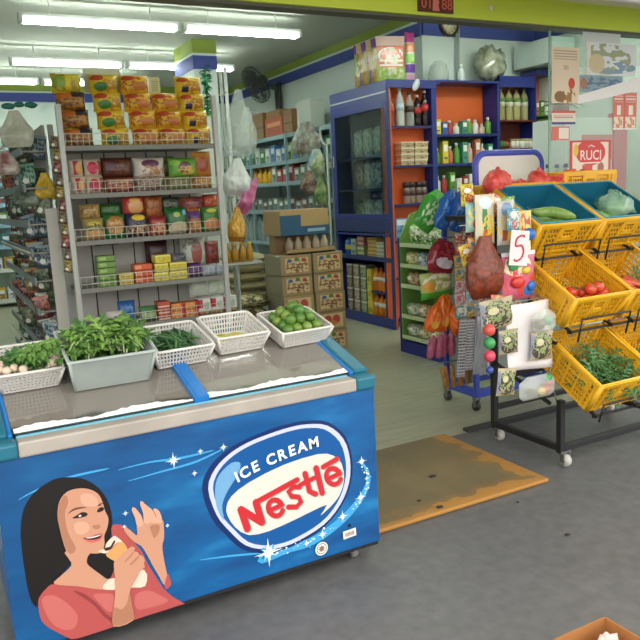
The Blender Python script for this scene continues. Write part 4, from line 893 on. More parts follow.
t = put('hook_rail', B().tube([(4.6, 8.35, 0), (4.6, 8.35, 2.2)]+[(4.6, 8.35+.16*math.sin(a*.26), 2.2+.16*(1-math.cos(a*.26))) for a in range(1, 9)], .016, 8).bx(4.45, 4.75, 8.2, 8.5, 0, .03), mat('rail_white', '#c5cec6', .35), label='thin white curved stand of hanging packets beside the glass cabinet', cat='stand')
# ================================================================== wall fan
t_ = emp('wall_fan', (5.33, 11.2, 3.30), 'dark wall fan mounted high on the right wall', 'fan')
M_fan = mat('fan_dark', '#3a3d38', .45); M_fan2 = mat('fan_grey', '#6a6d66', .4)
put('wall_bracket', B().bx(-.05, 0, -.08, .08, -.35, .1), M_fan, t_, bev=.01)
put('arm', B().tube([(-.03, 0, 0), (-.2, 0, .05), (-.34, -.02, .06)], .03, 8), M_fan2, t_)
HM_ = T(-.40, -.05, .07) @ Vector((-.85, -.05, -.5)).to_track_quat('Z', 'Y').to_matrix().to_4x4()     # axis of the head
put('motor', B().lathe([(.03, -.18), (.08, -.16), (.09, -.04), (.05, 0)], 14, M=HM_), M_fan2, t_)
b = B()
for k, (r, z) in enumerate(((.30, .03), (.29, .08), (.29, -.0), (.2, .1), (.1, .115))):
    b.tube([(r*math.cos(a*math.pi/14), r*math.sin(a*math.pi/14), z) for a in range(28)], .006, 4, closed=True, M=HM_)
for a in range(30):
    c, s = math.cos(a*math.pi/15), math.sin(a*math.pi/15)
    b.tube([(.05*c, .05*s, .12), (.2*c, .2*s, .10), (.29*c, .29*s, .07), (.3*c, .3*s, .03), (.29*c, .29*s, 0), (.09*c, .09*s, -.03)], .0035, 4, M=HM_)
put('cage', b, M_fan, t_)
for k in range(5):
    def bl(u, v, k=k):
        r = .04+.22*u; a = k*1.2566+(v-.5)*(1.1-.2*u); return (r*math.cos(a), r*math.sin(a), .045+.04*(v-.5))
    put('blade', B().grid(bl, 5, 5, M=HM_), mat('fan_blade', '#343a32', .35), t_)
put('hub', B().lathe([(.05, .03), (.05, .1), (.02, .125)], 14, M=HM_), M_fan, t_)
# pillar decorations and pipe
b = B()
for i in range(46):
    z = 2.70+.58*i/45
    leaf_into(b, (3.43+.015*math.sin(i*2.3), 9.425, z), (math.cos(i*2.4), -.25, .4*math.sin(i*1.7)), .085, .05, .3, i % 2)
b.tube([(3.43, 9.43, 2.68), (3.435, 9.43, 3.3)], .008, 5, 0)
put('garland', b, [mat('garland_green', '#2f9a5a', .5), mat('garland_dark', '#22784a', .5)], label='green leafy garland hanging down the front of the pillar', cat='garland')
put('conduit_pipe', B().tube([(3.66, 9.3, 0), (3.66, 9.3, 3.28)], .024, 10), mat('pipe_white', '#e5e9e6', .4), label='white vertical pipe standing right of the pillar', cat='pipe')
# ================================================================== carton stack, rice sacks and hanging bags near the gondola's right
cbx = noisy('kraft', '#a98d66', '#97794f', 3, .7)
fig = pmat('carton_print', '#a3835a', [('r', '#c9b48c', .1, .9, .12, .88), ('n', '#8a5f40', .25, .45, .13, .36, 7), ('n', '#7d5236', .5, .48, .13, .38, 7), ('n', '#8a5f40', .75, .45, .13, .36, 7), ('e', '#3f5f9a', .25, .75, .08, .1), ('e', '#4a7a3c', .5, .8, .08, .1), ('e', '#a83c34', .74, .75, .08, .1)])
fig2 = pmat('carton_print_red', '#a3835a', [('r', '#c9b48c', .1, .9, .12, .88), ('e', '#b8453c', .35, .55, .14, .25), ('e', '#b8453c', .65, .55, .14, .25), ('e', '#c9803c', .5, .35, .2, .14)])
for ci, (x, tops) in enumerate(((3.19, 5), (3.55, 5))):
    for r in range(tops):
        o = put('drink_carton', B().bx(-.17, .17, 0, .4, 0, .2), mat('carton_side', '#918a72', .7), loc=(x-.005*r, 6.5+.01*(r % 2), .203*r+.001), bev=.004,
                label='printed drink carton, %s in the %s carton column behind the limes' % (('lowest', 'second up', 'third up', 'fourth up', 'topmost')[r], ('left', 'right')[ci]), cat='carton', group='drink cartons in two columns')
        put('printed_front', B().bx(-.155, .165, -.003, 0, .005, .195), fig2 if (r, ci) in ((2, 0), (1, 1)) else fig, o)
o = put('display_tray', B().bx(-.27, .27, 0, .36, 0, .012).bx(-.27, .27, 0, .006, 0, .05), cbx, loc=(3.36, 6.52, 1.018), label='shallow carton tray of pale bottles on top of the carton stack', cat='tray')
for i in range(5):
    put('sauce_bottle', B().lathe([(.04, 0), (.042, .09), (.02, .13), (.02, .15)], 10), mat('pale_bottle', '#c9b79f', .4), loc=(3.16+i*.1, 6.62, 1.031), label='pale small bottle in the tray on the carton stack', cat='bottle', group='bottles in the carton tray')
bl = pmat('carton_blue', '#a88a5c', [('r', '#27506e', 0, 1, .0, .35), ('r', '#27506e', .0, .42, .0, .8), ('r', '#8fa9b8', .55, .92, .12, .24)])
put('printed_carton', B().bx(-.29, .25, 0, .4, 0, .25), bl, loc=(3.31, 6.50, 1.205), bev=.005, label='large blue and brown carton on top of the carton stack', cat='carton')
put('support_box', B().bx(-.25, .2, 0, .14, 0, .186), cbx, loc=(3.32, 6.76, 1.018), bev=.004, label='plain carton under the back of the large blue and brown carton', cat='carton')
ms = noisy('sack_pale', '#bcb58c', '#9f9a72', 5, .6); ms2 = pmat('sack_print', '#55503a', [('n', '#c9c08a', .5, .5, .47, .5, 9)], yax=0)
for i in range(6):
    put('rice_sack', pillow(.40, .52, .11, i, wr=.01), ms, loc=(2.97, 7.12, .521+.098*i), rot=(-math.pi/2+.02, 0, .08*(i % 2)), label='pale flat sack, %s of the upper sack pile right of the noodle shelf' % ('lowest', 'second up', 'third up', 'fourth up', 'fifth up', 'topmost')[i], cat='sack', group='pale sacks')
for i in range(5):
    put('snack_sack', pillow(.46, .5, .12, i+9, wr=.012), ms2, loc=(2.745, 6.72, .135+.12*i), rot=(-math.pi/2+.02, 0, .04*(i % 2)), label='dark printed sack with pale speckles, %s of the front sack pile' % ('lowest', 'second up', 'third up', 'fourth up', 'topmost')[i], cat='sack', group='printed sacks')
pal = emp('sack_stand', (2.95, 6.75, 0), 'low stand under the sack piles right of the noodle shelf', 'stand')
put('deck', B().bx(-.45, .03, -.07, .50, .1, .13).bx(-.25, .3, .34, .95, .5, .52).bx(-.25, -.2, .5, .55, .13, .5), mat('deck_grey', '#6d6a60', .7), pal)
for x, y, h in ((-.43, -.05, .1), (-.02, -.05, .1), (-.43, .45, .1), (-.02, .45, .1), (-.24, .9, .5), (.25, .9, .5), (.25, .36, .5)):
    put('leg', B().bx(x, x+.04, y, y+.04, 0, h), mat('deck_grey', '#6d6a60', .7), pal)
for i in range(3):
    put('bundle', pillow(.3, .28, .12, i+21), pmat('bndl', '#4f5a7a', [('n', '#8a94a8', .5, .5, .45, .45, 6)]), loc=(3.38, 7.3, .14) if i == 0 else (3.38, 7.2+.1*i, .27+.13*i), label='dark bluish bundle %s' % ('beside the pale sack pile', 'behind the carton stack, lower one', 'behind the carton stack, upper one')[i], cat='bundle')
t_ = emp('hanging_stand', (2.55, 6.5, 0), 'slim stand holding hanging bags right of the noodle shelf', 'stand')
put('pole', B().tube([(0, .1, 0), (0, .1, 2.75)], .014, 8), M_post, t_); put('foot', B().bx(-.15, .12, .03, .135, 0, .03), M_post, t_)
put('hook', B().tube([(0, .1, 2.55), (0, -.02, 2.56)], .006, 6).tube([(0, .1, 2.0), (0, -.02, 2.01)], .006, 6).tube([(0, .1, 1.6), (0, -.02, 1.61)], .006, 6), M_post, t_)
pc = mat('plastic_clear', '#dbe4de', .12, alpha=.3)
for i, (x, z, wd, h, m, lab) in enumerate(((2.60, 1.98, .24, .6, pc, 'long clear plastic bag hanging right of the noodle shelf'), (2.68, 2.0, .2, .42, pc, 'shorter clear plastic bag hanging beside the long one'),
        (2.55, 1.62, .26, .34, noisy('bag_white_blue', '#dfe3e2', '#7f96c4', 5, .25, bump=.4, lo=.5, hi=.75), 'white and blue bag hanging below the clear plastic bags'),
        (2.57, 1.46, .13, .36, noisy('magenta', '#a83c74', '#d683a9', 16, .4), 'magenta pink striped bag hanging right of the noodle shelf'),
        (2.50, 1.2, .17, .32, pmat('bag_amber', '#d09430', [('n', '#e0b45a', .5, .5, .4, .45, 6), ('r', '#b0701f', 0, 1, 0, .15)]), 'amber bag hanging low right of the noodle shelf'))):
    put('hanging_bag', bag(wd, h, .12, i+31, .25, .016, 18, 22, .5), m, loc=(x, 6.44-.02*i, z), rot=(0, .08 if i != 3 else .5, -.2), label=lab, cat='bag')
for i in range(4):
    o = put('oil_bottle', B().lathe([(.035, 0), (.038, .1), (.02, .14), (.02, .16)], 10), mat('oil_amber', '#b88a2c', .2), loc=(2.42+.075*i, 6.42, 1.01), label='amber small bottle in the row under the amber bag', cat='bottle', group='amber bottles under the hanging bag')
    put('cap', B().lathe([(.022, .155), (.022, .18)], 8), mat('cap_y', '#d0b03c', .4), o)
put('bottle_shelf', B().bx(-.2, .2, -.08, .12, 0, .02).bx(-.01, .01, .05, .1, -1.0, 0), M_post, loc=(2.54, 6.42, .985), label='small shelf carrying the amber bottles', cat='shelf')
# ================================================================== glass cabinet on the right wall
M_nb = mat('cabinet_navy', '#222f7c', .35); M_nb2 = mat('cabinet_navy_dark', '#1f2a63', .45); M_or = mat('niche_orange', '#d8612a', .5); M_gr = mat('niche_green', '#4d6b2c', .55); M_bu = mat('niche_burgundy', '#6e2f24', .5)
X0, Y0, Y1, XB = 4.6, 7.11, 8.2, 5.33
t_ = emp('glass_cabinet', ((X0+XB)/2, 7.7, 0), 'tall navy blue cabinet with a dark glass door on the right wall', 'cabinet')
W_ = lambda b: b
def cabp(name, b, m, par=None, bev=.004, **k):
    o = put(name, b, m, par or t_, bev=bev, **k)
    if par is None: o.location = -t_.location
    return o
cabp('side_panel', B().bx(X0+.01, XB, Y1-.03, Y1, 0, 2.75), M_nb); cabp('side_panel', B().bx(X0+.02, XB, Y0, Y0+.03, 0, 2.75), M_nb2)
cabp('back_panel', B().bx(XB-.03, XB-.01, Y0+.03, Y1-.03, 0, 2.7), mat('cab_back', '#9aa69c', .7))
cabp('top_board', B().bx(X0-.01, XB, 6.93, Y1+.01, 2.745, 2.79), M_nb)
cabp('header', B().bx(X0-.012, X0+.01, 6.94, Y1, 2.60, 2.75).bx(X0-.016, X0-.011, 6.94, Y1, 2.655, 2.672, 1), [M_nb, mat('white_line', '#cfd8dc', .4)])
for z, m in ((2.0, M_nb2), (1.62, M_nb2), (1.10, M_nb), (.82, M_nb), (.10, M_nb)): cabp('shelf_board', B().bx(X0+.03, XB-.03, Y0+.03, Y1-.03, z-.025, z), m)
cabp('drawer_front', B().bx(X0-.01, X0+.012, 6.96, Y1, 1.115, 1.28), M_nb2); cabp('drawer_rail', B().bx(X0-.015, X0+.012, 6.96, Y1, 1.075, 1.10), M_nb)
cabp('lower_rail', B().bx(X0-.008, X0+.012, 6.96, Y1, .775, .83), M_nb2); cabp('plinth', B().bx(X0-.01, X0+.015, 6.96, Y1, 0, .12), M_nb)
d = cabp('door', B().bx(X0-.012, X0+.01, 6.94, 6.98, 1.28, 2.6).bx(X0-.012, X0+.01, Y1-.09, Y1, 1.28, 2.6).bx(X0-.012, X0+.01, 6.98, Y1-.09, 1.28, 1.33).bx(X0-.012, X0+.01, 6.98, Y1-.09, 2.50, 2.6), M_nb)
cabp('pane', B().bx(X0-.004, X0+.002, 6.98, Y1-.09, 1.33, 2.50), glass_mat('cab_glass', '#e0e8e3', .05), d, 0, label='dark glass pane')
cabp('handle', B().bx(X0-.03, X0-.012, Y1-.06, Y1-.04, 1.9, 2.05), mat('chrome', '#c8ccd0', .2, 1), d)
pk = [('#5f8a64', '#b5c8b0', 'green'), ('#8a6a60', '#d0b8a8', 'brown'), ('#b0bcb8', '#e4eae6', 'pale'), ('#6f8496', '#c0d2d8', 'grey blue')]
CM = [pillow(.2, .3, .1, i+50, wr=.02).mesh('goods_bag', [pmat('cabg%d' % i, a, [('n', c, .5, .5, .48, .48, 6)])]) for i, (a, c, n_) in enumerate(pk)]
for z in (1.101, 1.621, 2.001):
    for j in range(4):
        k = rnd.randrange(4)
        put('goods_bag', CM[k], [], loc=(X0+.2, Y0+.18+j*.23, z), rot=(0, 0, -math.pi/2+rnd.uniform(-.2, .2)), label='%s bag behind the dark glass of the navy cabinet' % pk[k][2], cat='bag', group='%s bags inside the glass cabinet' % pk[k][2]).scale = (1, 1, 1.15 if z > 1.5 else 1.3)
# open lower shelves
def stackc(name, x, y, z, w, dp, h, n, m, label, cat, group, rot=-math.pi/2):
    me = carton(w, dp, h*.97).mesh(name, [m])
    for i in range(n): put(name, me, [], loc=(x, y+rnd.uniform(-.004, .004), z+.001+h*i), rot=(0, 0, rot+rnd.uniform(-.04, .04)), bev=.003, label=label, cat=cat, group=group)
o = put('detergent_bottle', B().lathe([(.07, 0), (.078, .02), (.078, .16), (.05, .2), (.02, .22)], 14), mat('bottle_blue', '#2468b8', .25), loc=(4.72, 8.05, .821), label='blue bottle with a yellow label on the upper open shelf of the navy cabinet', cat='bottle')
put('label', B().lathe([(.0795, .06), (.0795, .12)], 14), mat('lab_y', '#d9c23c', .4), o)
stackc('boxed_goods', 4.65, 7.88, .82, .12, .15, .1, 2, pmat('bx_pale', '#9fae9c', [('r', '#5f7a6a', .1, .9, .2, .6)]), 'pale green box stacked beside the blue bottle in the navy cabinet', 'box', 'pale green boxes in the navy cabinet')
stackc('tin', 4.65, 7.71, .82, .15, .15, .058, 2, pmat('tin_gr', '#7a8a5a', [('r', '#c9c7a0', .0, 1, .3, .7)]), 'green tin under the pink tins in the navy cabinet', 'tin', 'green tins in the navy cabinet')
stackc('tin', 4.65, 7.71, .94, .15, .15, .058, 2, pmat('tin_pink', '#a8606a', [('r', '#d9b0a8', .0, 1, .3, .7)]), 'pink tin on top of the green tins in the navy cabinet', 'tin', 'pink tins in the navy cabinet')
stackc('tin', 4.65, 7.45, .82, .19, .15, .046, 5, pmat('tin_yel', '#c9a45a', [('r', '#8a6a30', .0, 1, .3, .6)]), 'yellow tin in the middle stack on the upper open shelf', 'tin', 'yellow tins in the navy cabinet')
stackc('tin', 4.63, 7.23, .82, .17, .15, .046, 4, pmat('tin_pale', '#b9b79a', [('r', '#7a8a7a', .0, 1, .25, .6)]), 'pale tin in the right hand stack on the upper open shelf', 'tin', 'pale tins in the navy cabinet')
for i, (y, n, c, c2, nm) in enumerate(((8.03, 4, '#6a5a50', '#a89a8c', 'brown'), (7.86, 4, '#8a7a6c', '#c0b09a', 'beige'), (7.69, 4, '#6a7a5c', '#a8b894', 'green'))):
    stackc('jar_box', 4.66, y, .10, .13, .14, .15, n, pmat('jb'+nm, c, [('n', c2, .5, .5, .45, .42, 6), ('r', '#d0cabc', 0, 1, .85, 1)]), '%s box in a tall stack at the bottom of the navy cabinet' % nm, 'box', '%s boxes at the bottom of the navy cabinet' % nm)
stackc('packet', 4.64, 7.52, .10, .1, .12, .19, 3, pmat('pk_yellow', '#cbb636', [('r', '#a0902a', .1, .9, .2, .5)]), 'yellow packet in the stack beside the orange bottles', 'packet', 'yellow packets beside the orange bottles')
cord = mat('cordial_orange', '#c9731f', .2); cordr = mat('cap_red2', '#b8302c', .4); cordw = mat('lab_white', '#d8d2c4', .5)
for lv in range(2):
    for j in range(3):
        bd, cp, lb = bottle_parts(.045, .28)
        o = put('cordial_bottle', bd, cord, loc=(4.68, 7.40-.1*j if lv == 0 else 7.40-.1*j, .101+lv*.31), label='orange cordial bottle in the %s row at the bottom of the navy cabinet' % ('front', 'upper')[lv], cat='bottle', group='orange bottles in the %s row' % ('front', 'upper')[lv])
        put('cap', cp, cordr, o); put('label', lb, cordw, o)
cabp('riser', B().bx(4.62, 4.9, 7.15, 7.46, .385, .41), M_nb2)
# ------------------------------------------------------------------ corner niche facing the entrance
YN_ = 6.93
t_ = emp('corner_shelf', (4.9, 7.05, 0), 'orange backed niche column at the near end of the navy cabinet', 'shelf')
def np_(name, b, m, **k):
    o = put(name, b, m, t_, bev=.003, **k); o.location = -t_.location; return o
np_('side_panel', B().bx(4.62, 4.645, YN_, 7.10, 0, 2.745), M_or); np_('side_panel', B().bx(5.19, 5.26, YN_-.01, 7.10, 0, 2.745), M_nb)
np_('back_panel', B().bx(4.645, 5.19, 7.08, 7.10, 0, 2.745), M_or)
np_('header', B().bx(4.585, 5.26, YN_-.015, YN_+.0, 2.70, 2.79), M_nb)
np_('edge_strip', B().bx(4.588, 4.62, YN_-.012, YN_+.02, 0, 2.70), M_nb2)
for z in (2.29, 1.86, 1.43, 1.02, .6, .12): np_('shelf_board', B().bx(4.645, 5.19, YN_, 7.08, z-.02, z, 0).bx(4.645, 5.19, YN_-.006, YN_, z-.024, z+.004, 1), [M_or, M_nb2])
put('oval_sticker', B().lathe([(.055, 0), (.055, .003)], 20, M=RX(math.pi/2)), mat('sticker_white', '#dfe4e6', .4), loc=(4.98, YN_-.0155, 2.735), rot=(0, .6, 0), label='small white oval sticker on the navy header above the bottle niche', cat='sticker').scale = (.75, 1, 1.3)
clearb = mat('pet_clear', '#b9c0bc', .1, alpha=.55); cola = mat('cola_dark', '#241414', .15)
for i, (x, y, h, m, capc, labc, lab) in enumerate(((4.70, 7.03, .38, mat('pet_orange', '#9c5a3c', .15, alpha=.7), '#7a4038', '#a85040', 'slim bottle with a brown label at the left of the top niche'), (4.81, 7.0, .42, mat('pet_pale', '#cfd6d4', .15, alpha=.75), '#e0e4e4', '#bcd4dc', 'clear bottle with a pale blue label in the top niche'),
        (4.95, 7.01, .38, clearb, '#5a4038', '#4a4038', 'clear bottle with a dark label in the middle of the top niche'), (5.06, 7.02, .35, cola, '#c9c0bc', '#b83432', 'smaller dark cola bottle with a red label in the top niche'), (5.14, 6.99, .40, cola, '#d8d0cc', '#c23a34', 'larger dark cola bottle with a red label at the right of the top niche'))):
    bd, cp, lb = bottle_parts(.05 if i != 4 else .046, h)
    o = put('drink_bottle', bd, m, loc=(x, y, 2.291), label=lab, cat='bottle'); put('cap', cp, mat('cap%d' % i, capc, .4), o); put('label', lb, mat('dl%d' % i, labc, .4), o)
for i, x in enumerate((4.86, 5.05)):
    me = B().bx(-.085, .085, 0, .12, 0, .05, 0).bx(-.092, .092, -.006, .126, .05, .064, 1).mesh('food_tub', [pmat('tub', '#c9b48c', [('n', '#8a6a40', .5, .5, .48, .4, 8)]), mat('tub_lid', '#d9d0b8', .4)])
    for k in range(4): put('food_tub', me, [], loc=(x+rnd.uniform(-.008, .008), 6.945, 1.861+.0655*k), rot=(0, 0, rnd.uniform(-.08, .08)), label='tan food tub in the %s stack of four in the orange niche' % ('left', 'right')[i], cat='tub', group='%s stack of food tubs' % ('left', 'right')[i])
for i in range(4):
    o = put('spice_jar', B().lathe([(.04, 0), (.043, .01), (.043, .16), (.034, .19)], 12), mat('jar_clear', '#b8a898', .15, alpha=.6), loc=(4.86+.085*i, 6.99+.02*(i % 2), 1.431), label='tall clear jar with a dark lid in the lower orange niche', cat='jar', group='dark lidded jars')
    put('lid', B().lathe([(.045, .185), (.045, .245)], 12), mat('lid_dark', '#3a2c2c', .4), o); put('band', B().lathe([(.044, .09), (.044, .15)], 12), mat('band_dark', '#5c4444', .5), o)
put('boxed_goods', carton(.16, .12, .25), pmat('bluewhite', '#6f93c0', [('r', '#dfe6ee', .1, .9, .7, .95), ('n', '#3f5f8f', .5, .35, .4, .3, 6)]), loc=(4.75, 6.945, 1.021), bev=.004, label='pale blue and white box in the orange niche beside the green snack counter', cat='box')
put('round_jar', B().lathe([(.06, 0), (.07, .03), (.07, .1), (.06, .16)], 14), mat('jar_brown', '#5a3a30', .3), loc=(4.98, 7.005, 1.021), label='dark round jar beside the pale blue and white box', cat='jar')
# ------------------------------------------------------------------ shelves behind the counter
t_ = emp('wall_shelf', (5.7, 7.1, 0), 'navy edged shelf with orange and green back behind the counter', 'shelf')
np_('back_panel', B().bx(5.26, 6.2, 7.2, 7.22, 2.2, 2.79, 0).bx(5.26, 6.2, 7.2, 7.22, .0, 2.2, 1), [M_or, M_gr])
np_('top_board', B().bx(5.26, 6.2, 6.92, 7.22, 2.775, 2.80), M_nb); np_('side_panel', B().bx(6.17, 6.2, 6.93, 7.2, 0, 2.775), M_nb)
for z in (2.2, 1.865, 1.53, 1.2, .85): np_('shelf_board', B().bx(5.26, 6.17, 6.935, 7.2, z-.03, z), M_nb)
t_ = emp('bottle_shelf', (6.5, 7.1, 0), 'burgundy backed navy shelf of bottles behind the counter', 'shelf')
np_('back_panel', B().bx(6.2, 6.8, 7.2, 7.22, 0, 2.8), M_bu); np_('header', B().bx(6.2, 6.8, 6.93, 6.95, 2.74, 2.87), M_nb); np_('side_panel', B().bx(6.78, 6.8, 6.93, 7.2, 0, 2.87), M_nb); np_('side_panel', B().bx(6.2, 6.215, 6.93, 7.2, 0, 2.87), M_nb2)
for z in (2.36, 2.02, 1.6, 1.2): np_('shelf_board', B().bx(6.215, 6.78, 6.94, 7.2, z-.02, z), M_bu)
t_ = emp('end_shelf', (6.95, 7.1, 0), 'narrow orange and green shelf beside the shop glass', 'shelf')
np_('back_panel', B().bx(6.8, 7.1, 7.2, 7.22, 2.42, 2.9, 0).bx(6.8, 7.1, 7.2, 7.22, 0, 2.42, 1), [M_or, M_gr]); np_('top_board', B().bx(6.8, 7.1, 6.93, 7.22, 2.9, 2.95), M_nb)
for z in (2.42, 2.0, 1.7): np_('shelf_board', B().bx(6.8, 7.1, 6.94, 7.2, z-.02, z), M_gr)
put('no_smoking_sign', B().lathe([(.075, 0), (.075, .004)], 20, 0, M=RX(math.pi/2)).lathe([(.055, .0), (.055, .005)], 20, 1, M=RX(math.pi/2)).bx(-.06, .06, -.008, -.004, -.009, .009, 0, RY(.8)).bx(-.045, .04, -.0075, -.005, -.012, .008, 2), [mat('sign_red', '#5f2f2a', .5), mat('sign_green', '#6f8a5a', .5), mat('sign_dark', '#20241c', .5)], loc=(6.97, 6.935, 2.21), label='small round no smoking sign on the green shelf beside the shop glass', cat='sign')
put('sign_backer', B().bx(-.12, .12, 0, .012, -.16, .16), M_gr, loc=(6.97, 6.945, 2.21), label='green panel behind the round no smoking sign', cat='panel')
small = [('#5f9a3c', 'green'), ('#2f5fb0', 'blue'), ('#d9c23c', 'yellow'), ('#e0ded6', 'white'), ('#c06a50', 'orange'), ('#d8b8a0', 'peach'), ('#3f8a70', 'teal'), ('#b03c3c', 'red')]
def smalls(x0, x1, y, z, n, hs, where, seed):
    r = random.Random(seed)
    for j in range(n):
        k = r.randrange(8); h = hs*(.7+.5*r.random()); x = x0+(x1-x0)*(j+.5)/n; wd = (x1-x0)/n*.8
        lab = '%s small item on the %s' % (small[k][1], where)
        if r.random() < .45:
            o = put('small_bottle', B().lathe([(wd*.45, 0), (wd*.5, .01), (wd*.5, h*.65), (wd*.2, h*.8), (wd*.2, h*.85)], 10), mat('sm%d' % k, small[k][0], .35), loc=(x, y+.05, z+.001), label='%s small bottle on the %s' % (small[k][1], where), cat='bottle', group='%s small bottles, %s' % (small[k][1], where))
            put('cap', B().lathe([(wd*.24, h*.84), (wd*.24, h)], 8), mat('cap_w', '#dcdcd8', .4), o)
        else:
            put('small_box', carton(wd, .08, h), pmat('smb%d' % k, small[k][0], [('r', '#f0ece0', .15, .85, .55, .85), ('r', '#555555', .2, .8, .2, .3)]), loc=(x, y, z+.001), bev=.003, label='%s small box on the %s' % (small[k][1], where), cat='box', group='%s small boxes, %s' % (small[k][1], where))
smalls(5.28, 6.15, 6.98, 2.2, 9, .17, 'top board of the navy edged shelf', 1); smalls(5.28, 6.15, 6.98, 1.865, 9, .24, 'second board of the navy edged shelf', 2)
smalls(5.28, 6.15, 6.98, 1.53, 9, .2, 'third board of the navy edged shelf', 3); smalls(6.82, 7.08, 6.98, 2.42, 3, .16, 'top board beside the shop glass', 5); smalls(6.82, 7.08, 6.98, 1.7, 4, .2, 'lower board beside the shop glass', 6)
gl_ = mat('bottle_olive', '#b9b27a', .15, alpha=.85); gl2 = mat('lab_cream', '#ddd9c0', .5); gl3 = mat('lab_green', '#6f8a4a', .5)
for i in range(4):
    bd, cp, lb = bottle_parts(.05, .40, .3, .32)
    o = put('liquor_bottle', bd, gl_, loc=(6.32+.125*i+.02, 7.06, 2.361), label='tall olive bottle with a cream label, %s from left on the burgundy shelf' % ORD[i], cat='bottle', group='olive bottles on the burgundy shelf')
    put('cap', cp, mat('cap_olive', '#4a4a2c', .4), o); put('label', lb, gl2, o); put('neck_label', B().lathe([(.052, .22), (.05, .27)], 12), gl3, o)
o = put('liquor_bottle', bottle_parts(.045, .24)[0], mat('bottle_ylw', '#a8a04a', .2), loc=(6.255, 7.0, 2.361), label='short yellowish bottle left of the tall olive bottles', cat='bottle'); put('cap', bottle_parts(.045, .24)[1], mat('cap_olive'), o)
for i in range(5):
    o = put('white_jar', B().lathe([(.035, 0), (.038, .07), (.03, .09)], 10), mat('jar_w', '#e3e0d6', .4), loc=(6.47+.072*i, 7.0, 2.021), label='small white jar in the row below the olive bottles', cat='jar', group='white jars'); put('lid', B().lathe([(.034, .088), (.034, .115)], 10), mat('lid_gold', '#b8a878', .4), o)
put('fruit_pack', B().ball((0, 0, .05), .06, 10, 0, (1.3, .8, .8), .2, 3).ball((.06, 0, .05), .04, 8, 1), [mat('fp_green', '#4f7a34', .5), mat('fp_red', '#c0503c', .5)], loc=(6.32, 7.02, 2.02), label='small green and red pack left of the white jars', cat='pack')
# objects on top of the cabinets
scol = [('#7fae3c', '#d98a4a', '#7a4a9a'), ('#c96a4a', '#8fb44a', '#d8b8b0'), ('#9ab84a', '#b05aa0', '#d8c060'), ('#d88a5a', '#6f9a3c', '#8a5a9a')]
for i in range(10):
    a, c, e = scol[i % 4]; y = 7.47-i*.052
    m = pmat('ss%d' % (i % 4), a, [('r', c, 0, 1, .0, .3), ('n', '#d9d0b8', .5, .16, .45, .14, 8), ('r', e, 0, 1, .78, 1), ('n', '#e8e0c8', .5, .55, .45, .2, 7), ('s', '#efe8d8', .1, .9, .32, .5, 60)], .15)
    put('sachet_strip', pillow(.34, .46 if i < 9 else .47, .045, i+60, wr=.006), m, loc=(4.72, y-.0, 2.792), rot=(0, 0, -.25+rnd.uniform(-.04, .04)), label='glossy upright snack strip on the navy cabinet, %s from the far end' % ORD[i], cat='snack', group='snack strips on the navy cabinet')
put('sachet_strip', pillow(.13, .5, .06, 80, wr=.006), pmat('ss_front', '#c9c0b0', [('r', '#d8a0c0', 0, 1, 0, .1), ('r', '#6a3a9a', 0, 1, .14, .32), ('r', '#7fb43c', 0, 1, .34, .55), ('r', '#c97a3c', 0, 1, .57, .76), ('r', '#a83c7c', 0, 1, .78, 1)], .2), loc=(4.95, 6.945, 2.80), label='nearest snack strip with purple, green and orange blocks on the navy cabinet', cat='snack')
put('dome_cover', B().lathe([(.11, 0), (.12, .02), (.12, .1), (.1, .18), (.05, .23), (.0, .24)], 18), mat('dome_plastic', '#c5cfc4', .12, alpha=.4), loc=(5.42, 7.08, 2.801), label='cloudy clear dome cover on top of the orange backed shelf', cat='cover')
o = put('spray_bottle', B().lathe([(.04, 0), (.045, .02), (.04, .11), (.018, .16)], 12), mat('white_plastic', '#dde6e2', .4), loc=(5.73, 7.05, 2.801), label='small white bottle right of the cloudy dome cover', cat='bottle'); put('cap', B().lathe([(.02, .155), (.014, .2)], 10), mat('white_plastic'), o)
put('crumpled_bag', B().ball((0, 0, .21), .21, 22, 0, (.95, .7, 1), .3, 5, 4), noisy('silver_bag', '#c9cbb8', '#8a8a72', 9, .12, metal=.35, bump=.6), loc=(6.18, 7.06, 2.803), label='crumpled shiny clear bag on top of the shelf, right of the clock', cat='bag')
t_ = emp('wall_clock', (5.72, 7.27, 3.49), 'round dark rimmed wall clock above the counter shelves', 'clock')
put('rim', B().lathe([(.14, 0), (.14, .04), (.118, .045), (.115, .02)], 28, M=RX(math.pi/2)), mat('clock_rim', '#3a2a20', .4), t_); put('face', B().lathe([(.118, .0), (.118, .022)], 28, M=RX(math.pi/2)), mat('clock_face', '#cfc9a8', .5), t_)
b = B()
for k in range(12): b.bx(-.004, .004, -.0245, -.0235, .085, .108, 0, RY(k*math.pi/6))
b.bx(-.004, .004, -.026, -.0235, -.01, .065, 0, RY(.9)); b.bx(-.003, .003, -.027, -.0235, -.015, .09, 0, RY(-2.3))
put('hands', b, mat('clock_ink', '#2a241c', .5), t_)
put('conduit_pipe', B().tube([(5.86, 7.255, 2.81), (5.86, 7.255, 3.62)], .018, 10).tube([(5.83, 7.255, 2.81), (5.83, 7.255, 3.62)], .008, 8), mat('pipe_grey', '#a9b5b0', .5), label='pale vertical conduit pipe on the wall right of the clock', cat='pipe')
